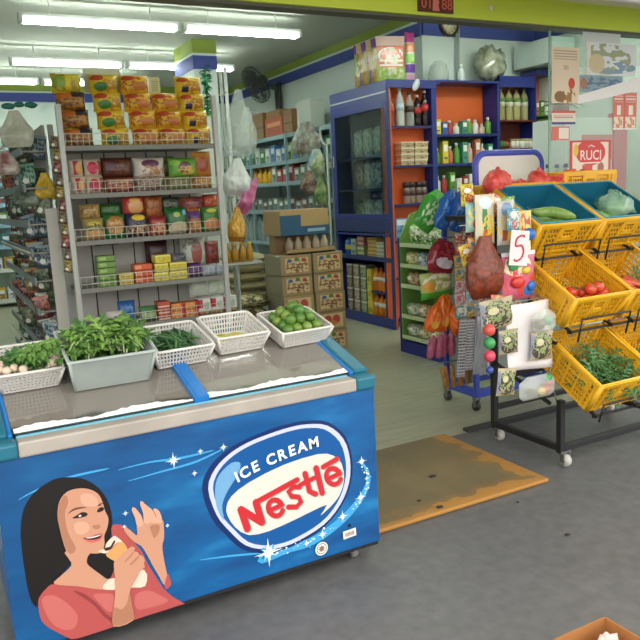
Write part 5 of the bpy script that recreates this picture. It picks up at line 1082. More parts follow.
# ================================================================== green snack counter
t_ = emp('snack_counter', (4.2, 5.5, 0), 'low green shelved snack counter facing the aisle', 'counter')
M_lg = mat('counter_green', '#6f9a48', .5); M_pg = mat('shelf_pale_green', '#b5c99a', .4)
CT = lambda y: 1.27
np_('side_panel', B().prism([(4.03, 0), (4.42, 0), (4.42, 1.42), (4.16, 1.36), (4.03, 1.14)], 5.93, 5.95), M_lg); np_('side_panel', B().prism([(4.03, 0), (4.42, 0), (4.42, 1.42), (4.16, 1.36), (4.03, 1.14)], 4.98, 5.0), M_lg)
np_('back_panel', B().bx(4.42, 4.44, 4.98, 5.95, 0, 1.45), M_lg); np_('plinth', B().bx(4.02, 4.42, 4.98, 5.96, 0, .12), M_nb); np_('edge_strip', B().bx(4.02, 4.036, 5.945, 5.965, 0, 1.14), M_nb)
for z in (.16, .37, .67, .87, 1.07): np_('shelf_board', B().bx(4.03, 4.42, 5.0, 5.93, z-.014, z).bx(4.022, 4.03, 5.0, 5.93, z-.02, z+.02, 0), M_pg)
ccol = [('#8a9a7c', '#c9d0bc', 'pale green'), ('#a89a5a', '#d9d0a0', 'yellow'), ('#7a5a6a', '#b8a0ac', 'mauve'), ('#5a7a8a', '#b8ccd4', 'blue'), ('#9a7a5a', '#d0b890', 'tan')]
KM = [pillow(.17, .13, .1, i+90, wr=.016).mesh('snack_pack', [pmat('ck%d' % i, a, [('n', c, .5, .5, .48, .46, 6), ('e', '#e6e6da', .5, .6, .2, .15)])]) for i, (a, c, n_) in enumerate(ccol)]
for lv, z in enumerate((.16, .37, .67, .87)):
    for j in range(5):
        k = rnd.randrange(5)
        put('snack_pack', KM[k], [], loc=(4.06, 5.09+j*.185, z+.001), rot=(0, 0, -math.pi/2+rnd.uniform(-.15, .15)), label='%s snack pack on the %s board of the green counter' % (ccol[k][2], ('lowest', 'second', 'third', 'fourth')[lv]), cat='snack', group='%s packs, %s board of the green counter' % (ccol[k][2], ('lowest', 'second', 'third', 'fourth')[lv]))
for j in range(4):
    put('snack_bag', pillow(.21, .19, .12, j+97, wr=.02), pmat('cktop%d' % (j % 2), '#8fae6c', [('n', '#dfe8d0', .5, .5, .48, .46, 5), ('n', '#4f7a3c', .5, .3, .45, .3, 4)], .15), loc=(4.08, 5.12+j*.22, 1.071), rot=(0, 0, -math.pi/2+rnd.uniform(-.2, .2)), label='shiny green and white bag on the top board of the green counter', cat='snack', group='bags on top of the green counter')
# ================================================================== candy trolley with header board
t_ = emp('candy_trolley', (3.7, 4.15, 0), 'blue wheeled candy rack with a blank white header board', 'rack')
def tp(name, b, m, bev=0, par=None, **k):
    o = put(name, b, m, par or t_, bev=bev, **k)
    if par is None: o.location = -t_.location
    return o
M_tb = mat('trolley_blue', '#3a4fb0', .4)
tp('base_frame', B().bx(3.31, 4.02, 3.96, 4.0, .10, .16).bx(3.31, 4.02, 4.31, 4.35, .10, .16).bx(3.31, 3.35, 4.0, 4.31, .10, .16).bx(3.98, 4.02, 4.0, 4.31, .10, .16), M_tb, .004)
for x in (3.33, 3.99):
    for y in (3.99, 4.32):
        c = tp('caster', B().tube([(x-.013, y, .036), (x+.013, y, .036)], .036, 14).tube([(x-.015, y, .036), (x+.015, y, .036)], .014, 10, 1), [mat('wheel_black', '#2a2a2a', .5), mat('wheel_hub', '#8f9494', .3, .8)]); tp('fork', B().bx(x-.022, x-.016, y-.014, y+.014, .03, .09).bx(x+.016, x+.022, y-.014, y+.014, .03, .09).bx(x-.022, x+.022, y-.02, y+.02, .085, .10), mat('fork', '#8b8b8b', .35, .8), par=c)
for x in (3.33, 4.0):
    tp('upright', B().bx(x-.018, x+.018, 3.97, 4.0, .16, 1.45), M_tb, .003); tp('upright', B().bx(x-.018, x+.018, 4.31, 4.34, .16, 1.45), M_tb, .003)
tp('side_panel', B().bx(3.345, 3.35, 4.0, 4.31, .2, 1.4).bx(3.35, 3.98, 4.15, 4.16, .2, 1.5), mat('peg_grey', '#8f968f', .6))
b = B()
for i in range(7): b.tube([(3.33, 4.15-.0, .35+.18*i), (2.98, 4.15, .36+.18*i)], .005, 5)
for i in range(7): b.tube([(3.40+.09*i, 4.0, .7+.12*(i % 3)), (3.40+.09*i, 3.86, .71+.12*(i % 3))], .004, 5)
b.tube([(3.33, 3.99, 1.46), (4.0, 3.99, 1.46)], .007, 6).tube([(3.33, 3.99, .72), (4.0, 3.99, .72)], .007, 6).tube([(3.33, 3.99, 1.46), (3.08, 3.99, 1.50)], .006, 6)
tp('hook_rail', b, mat('hook_steel', '#9aa0a0', .35, .7))
def rrect(w, h, r, n=6):
    P = []
    for cx, cz, a0 in ((w/2-r, h/2-r, 0), (-w/2+r, h/2-r, 90), (-w/2+r, -h/2+r, 180), (w/2-r, -h/2+r, 270)):
        for i in range(n+1):
            a = math.radians(a0+90*i/n); P.append((cx+r*math.cos(a), cz+r*math.sin(a)))
    return P
hd = tp('header_board', B().prism([(x+3.80, z+1.685) for x, z in rrect(.60, .25, .07)], 4.14, 4.16), mat('board_white', '#efe9df', .35), label='blank white board')
tp('rim', B().tube([(x+3.80, 4.148, z+1.685) for x, z in rrect(.63, .29, .09)], .024, 8, closed=True).bx(3.46, 3.50, 4.13, 4.17, 1.4, 1.62).bx(4.0, 4.03, 4.13, 4.17, 1.4, 1.6), mat('rim_blue', '#4a55c0', .35), par=hd)
hd.children[0].location = (0, 0, 0)
# goods hanging on the trolley
def hb(name, x0, x1, z0, z1, y, m, lab, tilt=0, seed=1, pinch=.3, dd=.09, cat='bag', wr=.016, top=.75, shape='bag', group=None, rz=0):
    w, h = x1-x0, z1-z0
    b = bag(w, h, dd, seed, pinch, wr, top=top) if shape == 'bag' else pillow(w, h, dd, seed, wr=wr)
    return put(name, b, m, loc=((x0+x1)/2, y, z0), rot=(0, tilt, rz), label=lab, cat=cat, group=group)
hb('chips_bag', 2.90, 3.08, 1.33, 1.63, 4.14, pmat('hg1', '#3f9a3a', [('n', '#c9dca8', .45, .4, .35, .3, 6), ('r', '#5cb84a', 0, 1, .8, 1)], .2), 'large bright green crisp bag hanging tilted on the candy rack', .6, 3, .4)
hb('chips_bag', 2.96, 3.08, 1.33, 1.61, 3.97, pmat('hg2', '#2a62b0', [('n', '#4a86cc', .5, .5, .4, .45, 5)], .2), 'blue crisp bag hanging beside the green one, left of the pair', .42, 4, .4)
hb('chips_bag', 3.03, 3.15, 1.31, 1.60, 3.90, pmat('hg3', '#2458a4', [('n', '#5a94d4', .5, .5, .3, .45, 5)], .2), 'blue crisp bag hanging nearest the header board, right of the pair', .3, 5, .4)
hb('chips_bag', 2.97, 3.20, 1.01, 1.25, 4.08, pmat('hg4', '#8a2434', [('e', '#d8d0dc', .5, .35, .33, .16), ('n', '#b04050', .5, .7, .4, .25, 6)], .2), 'maroon crisp bag with a white emblem hanging on the candy rack', .3, 6, .55)
hb('snack_bag', 2.94, 3.22, .845, 1.03, 4.05, pmat('hg5', '#a8b86a', [('r', '#4aa83a', .0, 1, .0, .28), ('n', '#e8e4c0', .5, .65, .45, .3, 6), ('e', '#d9a03c', .2, .5, .15, .2)], .2), 'white and yellow snack bag with a green band below the maroon bag', -.05, 7, .7, shape='p')
for i, (x0, x1, z0, z1, tl, y) in enumerate(((3.05, 3.16, .60, .90, .12, 4.08), (3.14, 3.31, .585, .80, -.1, 4.02), (2.93, 3.04, .62, .84, .5, 4.07))):
    hb('snack_bag', x0, x1, z0, z1, y, pmat('hg6', '#e0641f', [('n', '#f08a3a', .5, .5, .45, .45, 6), ('e', '#e8b04a', .5, .25, .3, .12)], .3), 'bright orange bag hanging low on the candy rack, %s' % ('middle one', 'right one', 'left one')[i], tl, 8+i, .5)
for i in range(4):
    put('snack_tube', B().lathe([(.012, 0), (.026, .02), (.03, .09), (.022, .15), (.006, .17)], 10), noisy('pinkpurple', '#9a4060', '#b86a80', 12, .35), loc=(2.99+.06*i, 4.08-.02*(i % 2), .42), rot=(0, .25-.08*i, 0), label='pinkish purple snack tube hanging below the orange bags', cat='snack', group='pinkish snack tubes')
for i in range(9):
    put('biscuit_stick', B().tube([(0, 0, 0), (.012*(i % 3-1), 0, .16)], .014, 7), noisy('stickbrown', '#9a6a34', '#b88a4c', 14, .5), loc=(3.11+.031*i, 4.05+.02*(i % 2), .19), rot=(0, -.18+.03*i, 0), label='brown biscuit stick in the bundle low on the candy rack', cat='snack', group='brown sticks on the candy rack')
SC_ = [('#d9d2c8', '#6fb0c0'), ('#c9584a', '#e8d8c0'), ('#e0b84a', '#5a8a9a'), ('#cfc9c0', '#c86a7a'), ('#5fa0a8', '#e8e0d0'), ('#d8a070', '#8a4a4a')]
SMh = [pillow(.092, .098, .03, i, wr=.009, nx=6, nz=6).mesh('sachet', [pmat('sch%d' % i, a, [('n', c, .5, .5, .44, .44, 5), ('e', c, .3, .6, .16, .2), ('r', c, 0, 1, .9, 1)])]) for i, (a, c) in enumerate(SC_)]
for ci in range(4):
    st_ = emp('sachet_strip', (3.165+.085*ci, 3.93, 1.50), 'hanging strip of small colourful candy sachets, %s from left on the candy rack' % ORD[ci], 'snack', 'sachet strips on the candy rack')
    for k in range(9):
        put('sachet', SMh[(k//2+ci*2+k*ci) % 6], [], st_, loc=(rnd.uniform(-.006, .006), -.005*(k % 2), -.09-.088*k), rot=(0, rnd.uniform(-.15, .15), rnd.uniform(-.2, .2)))
for ci in range(2):
    st_ = emp('sachet_strip', (3.33+.09*ci, 3.90, 1.58), 'short colourful sachet strip hanging in front of the header board, %s' % ('left one', 'right one')[ci], 'snack', 'sachet strips on the candy rack')
    for k in range(4): put('sachet', SMh[(2+k+3*ci) % 6], [], st_, loc=(0, 0, -.085-.088*k), rot=(0, .25, 0))
gs = pmat('greystrip', '#8f8f92', [('n', '#4a4648', .5, .5, .48, .49, 11), ('s', '#c4c4c8', .05, .95, .02, .98, 120)])
for i in range(4):
    put('sachet_strip', pillow(.075, .42-.05*(i % 2), .02, i+110, wr=.006), gs if i < 2 else mat('strip_clear', '#a4a8ac', .2, .3), loc=(3.17+.07*i, 3.955-.004*i, .28+.04*(i % 2)), rot=(0, .08, 0), label='grey dotted sachet strip hanging low on the candy rack, %s from left' % ORD[i], cat='snack', group='grey strips on the candy rack')
# ================================================================== crate rack
t_ = emp('crate_rack', (3.5, 3.1, 0), 'black steel wheeled rack carrying tilted yellow crates', 'rack')
M_bk = mat('rack_black', '#1c1c1e', .45)
def rk(name, b, m=None, bev=0, par=None, **k):
    o = put(name, b, m or M_bk, par or t_, bev=bev, **k)
    if par is None: o.location = -t_.location
    return o
S_ = .018
RX0, RX1, RY0, RY1 = 3.0, 4.0, 2.87, 3.42
for x in (RX0, RX1):
    rk('post', B().bx(x-S_, x+S_, RY0-S_, RY0+S_, .09, .40), bev=.003); rk('post', B().bx(x-S_, x+S_, RY1-S_, RY1+S_, .09, 1.42), bev=.003)
    rk('bottom_rail', B().bx(x-S_, x+S_, RY0+S_, RY1-S_, .10, .136), bev=.003)
    [rk('side_brace', B().tube(q, .012, 4)) for q in ([(x, RY0+.08, .36), (x, RY1, .52)], [(x, RY1, .78), (x, 2.90, .72)], [(x, RY1, 1.2), (x, 3.16, 1.13)])]
rk('bottom_rail', B().bx(RX0+S_, RX1-S_, RY0-S_, RY0+S_, .10, .136), bev=.003); rk('bottom_rail', B().bx(RX0+S_, RX1-S_, RY1-S_, RY1+S_, .10, .136), bev=.003)
rk('rear_rail', B().bx(RX0+S_, RX1-S_, RY1-S_, RY1+S_, .40, .43), bev=.003); rk('mid_rail', B().bx(RX0+S_, RX1-S_, RY1-S_, RY1+S_, .21, .24), bev=.003)
for x in (RX0, RX1):
    for y in (RY0, RY1):
        c = rk('caster', B().tube([(x+.02, y, .038), (x+.05, y, .038)], .038, 16).tube([(x+.018, y, .038), (x+.052, y, .038)], .014, 10, 1), [mat('wheel_grey', '#b9b6ae', .4), mat('wheel_hub', '#8f9494', .3, .8)])
        rk('caster_fork', B().bx(x+.008, x+.014, y-.016, y+.016, .03, .095).bx(x+.056, x+.062, y-.016, y+.016, .03, .095).bx(x-.016, x+.062, y-.02, y+.02, .088, .1), mat('fork', '#8b8b8b', .35, .8), par=c)
M_cr = noisy('crate_yellow', '#efb926', '#dfa71e', 3, .4); CA = math.radians(30)
def crate_mesh(w, L, h):
    b = B(); i_ = .022; t = .004
    lo = [(i_, i_, 0), (w-i_, i_, 0), (w-i_, L-i_, 0), (i_, L-i_, 0)]; hi = [(.006, .006, h), (w-.006, .006, h), (w-.006, L-.006, h), (.006, L-.006, h)]
    lattice(b, (lo[0], lo[1], lo[2], lo[3]), 14, 18, .45/14, .45/18, t)
    for k in range(4):
        j = (k+1) % 4; A, Bq, Cq, D = [Vector(p) for p in (lo[k], lo[j], hi[j], hi[k])]
        fr = k in (0, 2)
        lattice(b, (A, Bq, Cq, D), 20 if fr else 26, 6, .36/(20 if fr else 26), .36/6, t)
        def P(u, v, o=0):
            n = (Bq-A).cross(D-A).normalized()
            return A*(1-u)*(1-v)+Bq*u*(1-v)+Cq*u*v+D*(1-u)*v+n*o
        def slab(u0, u1, v0, v1, th=.008):
            q = [P(u0, v0), P(u1, v0), P(u1, v1), P(u0, v1)]; q2 = [P(u0, v0, th), P(u1, v0, th), P(u1, v1, th), P(u0, v1, th)]
            b.add([tuple(p) for p in q+q2], [(3, 2, 1, 0), (4, 5, 6, 7), (0, 1, 5, 4), (1, 2, 6, 5), (2, 3, 7, 6), (3, 0, 4, 7)])
        slab(0, 1, .9, 1, .012); slab(0, 1, 0, .07, .006)
        for u in ((.14, .36, .64, .86) if fr else (.12, .31, .5, .69, .88)): slab(u-.012, u+.012, 0, .92, .012)
        slab(0, .07, 0, 1, .008); slab(.93, 1, 0, 1, .008)
        if fr:
            slab(.37, .63, .42, .56, .008); slab(.37, .63, .80, .9, .01); slab(.37, .42, .5, .85, .008); slab(.58, .63, .5, .85, .008)
        else:
            slab(.13, .30, .5, .9, .003) if k == 1 else slab(.70, .87, .5, .9, .003)
        b.tube([A, D], .014, 8)
    b.tube([(x, y, h) for x, y, z in hi], .009, 8, closed=True)
    return b
CRM = {}
def crate(x, y, zrim, w, L, h, label, tilt=CA, group='yellow crates on the rack'):
    key = (w, L, h)
    if key not in CRM: CRM[key] = crate_mesh(w, L, h).mesh('produce_crate', [M_cr])
    loc = Vector((x, y+h*math.sin(tilt), zrim-h*math.cos(tilt)))
    put('produce_crate', CRM[key], [], loc=loc, rot=(tilt, 0, 0), label=label, cat='crate', group=group)
    return Matrix.Translation(loc) @ RX(tilt)
H_ = .20
C11 = crate(3.0, 3.03, 1.365, .50, .46, H_, 'yellow slotted crate with a teal liner tray and green gourds, top tier, nearest the entrance')
C12 = crate(3.515, 3.03, 1.365, .50, .46, H_, 'yellow slotted crate with teal liner and a clear vegetable bag, top tier, right edge')
C21 = crate(3.0, 2.77, .975, .445, .46, H_, 'yellow slotted crate of tomatoes in the middle tier')
C22 = crate(3.455, 2.77, .975, .445, .46, H_, 'yellow slotted crate of carrots and dark greens in the middle tier at the right edge')
C31 = crate(3.0, 2.59, .535, .445, .46, H_, 'yellow slotted crate of dark leafy greens in the lowest tier')
C32 = crate(3.455, 2.59, .535, .445, .46, H_, 'yellow slotted crate in the lowest tier at the right edge')
CB1 = crate(3.17, 3.52, 1.60, .50, .32, .17, 'yellow crate of red net bags behind the top tier', .0)
CB2 = crate(3.69, 3.52, 1.66, .50, .32, .23, 'empty looking yellow crate with a hand slot behind the top tier at the right edge', .0)
rk('back_shelf', B().bx(2.98, 4.1, 3.5, 3.86, 1.39, 1.42).bx(RX0-S_, RX1+S_, 3.40, 3.55, 1.36, 1.39))
# wire stops in front of the crates and the sloping carriers under them
def wire(xa, xb, y, z, h, lab=None):
    rk('wire_stop', B().tube([(xa, y+.03, z-h), (xa, y, z), (xb, y, z), (xb, y+.03, z-h)], .006, 6))
wire(3.03, 3.47, 3.02, 1.26, .13); wire(3.545, 3.98, 3.02, 1.26, .13); wire(3.04, 3.42, 2.76, .87, .13); wire(3.49, 3.87, 2.76, .87, .13); wire(3.03, 3.42, 2.60, .43, .1); wire(3.49, 3.86, 2.6, .43, .1)
def carrier(y, zr):
    y0 = y+H_*math.sin(CA); z0 = zr-H_*math.cos(CA)-.012
    b = B()
    for x in (3.06, 3.38, 3.56, 3.84): b.tube([(x, y0-.02, z0-.012), (x, y0+.42, z0+.42*math.tan(CA)-.012)], .010, 4)
    b.tube([(3.05, y0, z0-.012), (4.0, y0, z0-.012)], .009, 4).tube([(3.0, y0+.36, z0+.36*math.tan(CA)-.02), (4.0, y0+.36, z0+.36*math.tan(CA)-.02)], .009, 4)
    rk('carrier', b)
carrier(3.03, 1.365); carrier(2.77, .975); carrier(2.59, .535)
# teal liner trays and contents
M_tl = mat('tray_teal', '#2f8fae', .3)
def tray(Mx, w, L, h, label):
    b = B(); t = .004; lo = [(.05, .05, .012), (w-.05, .05, .012), (w-.05, L-.05, .012), (.05, L-.05, .012)]; hi = [(.022, .022, h), (w-.022, .022, h), (w-.022, L-.022, h), (.022, L-.022, h)]
    for k in range(4): lattice(b, (lo[k], lo[(k+1) % 4], hi[(k+1) % 4], hi[k]), 1, 1, 1, 1, t)
    b.bx(.05, w-.05, .05, L-.05, .010, .014)
    b.tube([p for p in hi], .007, 6, closed=True)
    o = put('liner_tray', b, M_tl, label=label, cat='tray'); o.location, q, s = Mx.decompose(); o.rotation_euler = q.to_euler()
tray(C11, .50, .46, .205, 'teal liner tray inside the top yellow crate nearest the entrance'); tray(C12, .50, .46, .205, 'teal liner tray inside the top yellow crate at the right edge')
def inside(Mx, name, me, p, rot, label, cat, group=None, sc=1):
    M = Mx @ T(*p) @ RZ(rot[2]) @ RX(rot[0]) @ RY(rot[1])
    o = put(name, me, [], label=label, cat=cat, group=group); o.location, q, s = M.decompose(); o.rotation_euler = q.to_euler(); o.scale = (sc,)*3
    return o
def gourd(seed, ln, r):
    k = 12; pts = [(.012*math.sin(i*.7+seed), ln*(i/k-.5), .01*math.sin(i*.5)) for i in range(k+1)]
    rr = [r*max(.18, (math.sin(math.pi*min(1, i/k*.92+.06)))**.45) for i in range(k+1)]
    b = B().tube(pts, rr, 12); b.tube([pts[-1], (pts[-1][0], pts[-1][1]+.03, pts[-1][2]+.01)], .006, 6, 1); return b
mg = [noisy('gourd_green', '#6f9440', '#8fae58', 12, .4, stretch=(14, 2, 14)), mat('gourd_stem', '#5a6a34', .6)]; mg2 = [noisy('gourd_dark', '#55783a', '#6f9048', 12, .4, stretch=(14, 2, 14)), mg[1]]
for i, (x, y, z, rz) in enumerate(((.24, .14, .06, 1.05), (.30, .21, .06, 1.15), (.18, .22, .055, .95), (.26, .17, .115, 1.1), (.34, .13, .06, 1.3))):
    inside(C11, 'gourd', gourd(i, .27, .034).mesh('gourd', mg if i % 2 else mg2), (x, y, z+.055), (0, 0, rz), 'long green gourd in the teal tray nearest the entrance', 'vegetable', 'gourds in the teal tray')
for i, (x, y, z, rz) in enumerate(((.16, .10, .06, .9), (.22, .17, .06, 1.2), (.15, .18, .06, .5))):
    inside(C12, 'bitter_gourd', gourd(i+7, .2, .036).mesh('bitter_gourd', [noisy('gourd_pale', '#8fb858', '#a9cc70', 14, .4), mg[1]]), (x, y, z+.055), (0, 0, rz), 'pale green gourd beside the clear vegetable bag at the right edge', 'vegetable', 'pale gourds beside the clear bag')
o = inside(C12, 'vegetable_bag', B().ball((0, 0, 0), .12, 18, 0, (1.1, .9, .75), .5, 3, 3).mesh('vegetable_bag', [noisy('bag_mist', '#a9cfb4', '#8ab89a', 7, .15, alpha=.6, bump=.4)]), (.30, .2, .16), (0, 0, .4), 'clear misty bag of green vegetables in the right teal tray', 'bag')
put('contents', B().ball((-.03, 0, -.02), .06, 10, 0, (1.2, 1, .8), .3, 4).ball((.05, -.02, -.02), .055, 10, 1, (1, 1, .8), .3, 5), [mat('veg_green', '#7fae4a', .5), mat('veg_pale', '#b9d08a', .5)], o)
mt = noisy('tomato_red', '#cf3f2c', '#e0623a', 4, .25); mtc = mat('calyx', '#4a7034', .6)
tom = B().ball((0, 0, .032), .036, 14, 0, (1, 1, .86), .05, 3); tm = tom.mesh('tomato', [mt])
cb_ = B(); [leaf_into(cb_, (0, 0, .062), (math.cos(a*1.256), math.sin(a*1.256), .15), .02, .009, .3, 0) for a in range(5)]
cm_ = cb_.mesh('calyx', [mtc])
for i, (x, y, z) in enumerate(((.10, .10, .015), (.17, .08, .015), (.24, .07, .015), (.30, .09, .015), (.13, .17, .015), (.21, .15, .02), (.28, .16, .015), (.35, .12, .015), (.18, .12, .075), (.25, .11, .075), (.08, .2, .015))):
    o = inside(C21, 'tomato', tm, (x+.03, y-.01, z+.075), (rnd.uniform(-.5, .5), rnd.uniform(-.5, .5), rnd.random()*6), 'red ripe tomato lying in the middle tier crate', 'vegetable', 'tomatoes in the middle crate'); put('calyx', cm_, [], o)
mcar = noisy('carrot', '#c8502e', '#d8704a', 8, .5, stretch=(1, 20, 1))
for i in range(9):
    inside(C22, 'carrot', B().tube([(0, -.09+.18*k/6, .004*math.sin(k)) for k in range(7)], [.006, .013, .017, .019, .02, .021, .012], 10).mesh('carrot', [mcar]), (.06+.025*i, .13+.02*(i % 3), .08+.02*(i % 3)), (0, 0, .8+.15*(i % 4)), 'reddish carrot lying in the middle tier crate at the right edge', 'vegetable', 'carrots in the right crate')
I4 = Matrix.Identity(4)
def heap_in(Mx, w, L, z0, h, n, kinds, label, group, ln, seed, x0=0, y0=0):
    r = random.Random(seed)
    for i in range(n):
        k = r.choice(kinds); v = r.randrange(3)
        if (k, v, ln) not in SPR: SPR[(k, v, ln)] = sprig(v*7+k, ln, 11, ln*.10, ln*.27).mesh('leafy_sprig', LEAF[k])
        u, t = r.random(), r.random()
        inside(Mx, 'leafy_sprig', SPR[(k, v, ln)], (x0+.08+u*(w-.16), y0+.06+t*(L-.12), z0+h*r.random()), (r.uniform(-.2, .5), 0, r.uniform(-3, 3)), label, 'vegetable', group)
heap_in(C22, .2, .2, .05, .07, 12, [2], 'dark green leafy sprig beside the carrots', 'dark greens beside the carrots', .12, 3, .2, .02)
heap_in(C31, .445, .36, .04, .08, 90, [2], 'dark green leafy sprig in the lowest crate', 'dark greens in the lowest crate', .12, 4)
heap_in(C32, .445, .30, .03, .06, 30, [2], 'dark green leafy sprig in the lowest crate at the right edge', 'dark greens in the lowest right crate', .12, 9)
mred = noisy('net_red', '#d23c3a', '#e86a5c', 26, .45, bump=.8)
for i, (x, y, z, r, sq) in enumerate(((3.03, 3.43, 1.612, .06, (1.2, .9, .95)), (3.20, 3.60, 1.61, .09, (1.0, 1, 1.0)), (3.32, 3.58, 1.54, .085, (1.3, .9, .75)), (3.43, 3.64, 1.55, .09, (1.2, .9, .8)), (3.55, 3.60, 1.60, .085, (.9, .9, 1.0)), (3.66, 3.58, 1.565, .085, (1.1, .8, .9)), (3.84, 3.64, 1.60, .09, (1.5, .8, .6)), (4.02, 3.66, 1.60, .09, (1.5, .8, .6)))):
    b = B().ball((0, 0, 0), r, 20, 0, sq, .35, i+3, 3.0); b.tube([(0, 0, r*.6), (.02*(i-2), .0, r*1.15*sq[2])], [.03, .012], 7)
    put('net_bag', b, mred, loc=(x, y, z), rot=(0, .15*(i % 3-1), i), label='red net bag of produce behind the top crates, %s from the left' % ORD[i], cat='bag', group='red net bags')
# ================================================================== toys and snacks hanging at the rack's left side
t_ = emp('hanging_rail', (2.75, 3.0, 0), 'thin wire frame of hooks projecting from the left of the crate rack', 'rail')
b = B().tube([(3.0, 3.42, 1.36), (2.93, 3.14, 1.40), (2.52, 3.14, 1.40)], .004, 6).tube([(2.93, 3.14, 1.40), (2.93, 3.02, 1.0), (2.93, 2.95, .98), (2.47, 2.95, .98)], .004, 6).tube([(2.93, 2.95, .98), (2.99, 2.93, .5), (3.0, 2.89, .35)], .004, 6)
o = put('wire_frame', b, mat('hook_steel', '#9aa0a0', .35, .7), t_); o.location = -t_.location
def toy(name, x0, x1, z0, z1, y, key, c, layers, lab, seed, d=.035, tilt=0, kids=None, cat='toy'):
    o = put(name, pillow(x1-x0, z1-z0, d, seed, wr=.008), pmat(key, c, layers, .18), loc=((x0+x1)/2, y, z0), rot=(0, tilt, 0), label=lab, cat=cat)
    if kids:
        for (kn, kb, km, kl) in kids: put(kn, kb, km, o, loc=kl)
    return o
tv = lambda k, c: mat(k, c, .3)
toy('toy_pack', 2.60, 2.74, 1.29, 1.56, 3.09, 'ty1', '#d8cfb0', [('e', '#4a8a4a', .4, .55, .12, .3), ('r', '#d86a2c', .3, .8, .05, .3), ('n', '#e8c84a', .6, .3, .35, .3, 6), ('e', '#d6e4ea', .45, .84, .3, .13)], 'clear toy packet with a green shape, upper left of the crate rack', 1)
toy('toy_pack', 2.72, 2.84, 1.28, 1.52, 3.05, 'ty2', '#c8c4b8', [('e', '#7a98b8', .5, .8, .35, .16), ('n', '#e0c04a', .5, .4, .45, .35, 6), ('r', '#b05a3a', .2, .5, .1, .35)], 'clear packet of small colourful toys right of the green shape packet', 2)
toy('toy_pack', 2.82, 2.95, 1.17, 1.46, 3.03, 'ty3', '#d8c46a', [('n', '#b84a3c', .5, .75, .45, .2, 6), ('n', '#e8e0d0', .5, .3, .4, .25, 6)], 'yellowish toy packet with a round blue ball', 3, kids=[('ball', B().ball((0, 0, 0), .035, 14), tv('toy_blue', '#2f6fc0'), (.025, -.01, .16))])
o = put('price_card', B().bx(-.065, .065, -.003, 0, 0, .19), mat('card_white', '#e8dedb', .6), loc=(2.79, 2.985, 1.17), rot=(0, .12, 0), label='white card with a hand drawn red figure 5 hanging on the rack', cat='card')
five = catmull([(.028, .155), (-.02, .15), (-.028, .105), (.012, .11), (.03, .075), (.01, .035), (-.03, .035)], 5)[:31]
put('figure', B().tube([(p.x, -.0045, p.y) for p in five], .0055, 6), tv('red_ink', '#c23a44'), o)
toy('toy_pack', 2.72, 2.965, .975, 1.24, 3.01, 'ty4', '#c8607a', [('n', '#d84a3c', .5, .35, .45, .3, 4), ('n', '#e8dcb0', .4, .72, .4, .22, 6), ('e', '#3f7ac0', .75, .18, .18, .12), ('e', '#4a9a5a', .3, .8, .2, .12), ('r', '#d8d8e0', .0, 1, .92, 1)], 'bright red and pink toy packet with coloured pieces below the price card', 4, .05,
    kids=[('toy_piece', B().ball((0, 0, 0), .04, 10, 0, (1.2, .5, .8), .3, 1), tv('toy_red', '#d23a34'), (-.03, -.005, .10)), ('toy_piece', B().ball((0, 0, 0), .028, 10, 0, (1, .5, 1), .3, 2), tv('toy_blue', '#2f6fc0'), (.07, -.003, .07)), ('toy_piece', B().ball((0, 0, 0), .03, 10, 0, (1.2, .5, .8), .3, 3), tv('toy_green', '#3fa05a'), (-.06, -.003, .19)), ('toy_piece', B().ball((0, 0, 0), .026, 10, 0, (1.2, .5, .8), .3, 4), tv('toy_yellow', '#e0c03a'), (.03, -.006, .16))])
hb('mesh_bag', 2.51, 2.74, 1.0, 1.34, 3.06, noisy('net_orange', '#8a3a1c', '#5c2818', 30, .35, bump=.8), 'dark orange net bag of sweets hanging left of the toy packets', .0, 44, .3, .12, wr=.012, top=.6)
toy('sachet_pack', 2.56, 2.68, 1.36, 1.52, 3.12, 'ty5', '#8fb8b0', [('n', '#d8c86a', .5, .5, .45, .45, 5), ('e', '#c85a4a', .5, .3, .2, .15)], 'teal and yellow packet beside the green shape packet', 5, cat='snack')
toy('sachet_pack', 2.58, 2.72, 1.24, 1.33, 3.13, 'ty6', '#d89a5a', [('n', '#5a8a9a', .5, .5, .45, .45, 5)], 'orange and teal packet behind the dark orange net bag', 6, cat='snack')
r_ = random.Random(11)
tc_ = [('#d8c84a', '#b0483c', 'yellow and red'), ('#5aa0b0', '#e0d8c0', 'teal and cream'), ('#d0705a', '#e8d8a0', 'coral and cream'), ('#7ab05a', '#d8e0c8', 'green and white'), ('#c8c0d0', '#6a5aa0', 'lilac and violet'), ('#e09a3c', '#5a7a9a', 'orange and blue')]
for i, (x, z, y) in enumerate(((2.61, 1.50, 3.16), (2.67, 1.42, 3.14), (2.76, 1.44, 3.13), (2.86, 1.42, 3.11), (2.70, 1.33, 3.16), (2.90, 1.36, 3.14), (2.60, 1.18, 3.14), (2.78, 1.36, 2.99), (2.66, .90, 3.0), (2.84, .90, 3.06), (2.90, 1.06, 3.04), (2.90, 1.22, 3.08))):
    a, c, nm = tc_[i % 6]
    o = toy('sweet_pack', x-.045, x+.045, z, z+.12, y, 'sw%d' % (i % 6), a, [('n', c, .5, .5, .48, .46, 9), ('e', '#f0e8d8', .4, .7, .25, .12), ('n', '#c84a4a', .5, .3, .3, .22, 12)], '%s sweet packet in the cluster left of the yellow crates, %s' % (nm, 'upper one' if i < 6 else 'lower one'), 20+i, tilt=r_.uniform(-.45, .45), cat='snack')
put('banner_post', B().bx(-.09, .09, -.04, .04, 0, 2.2), mat('post_pink', '#c8707a', .5), loc=(5.83, 4.9, 0), bev=.004, label='pink post behind the shop glass at the right edge', cat='post')
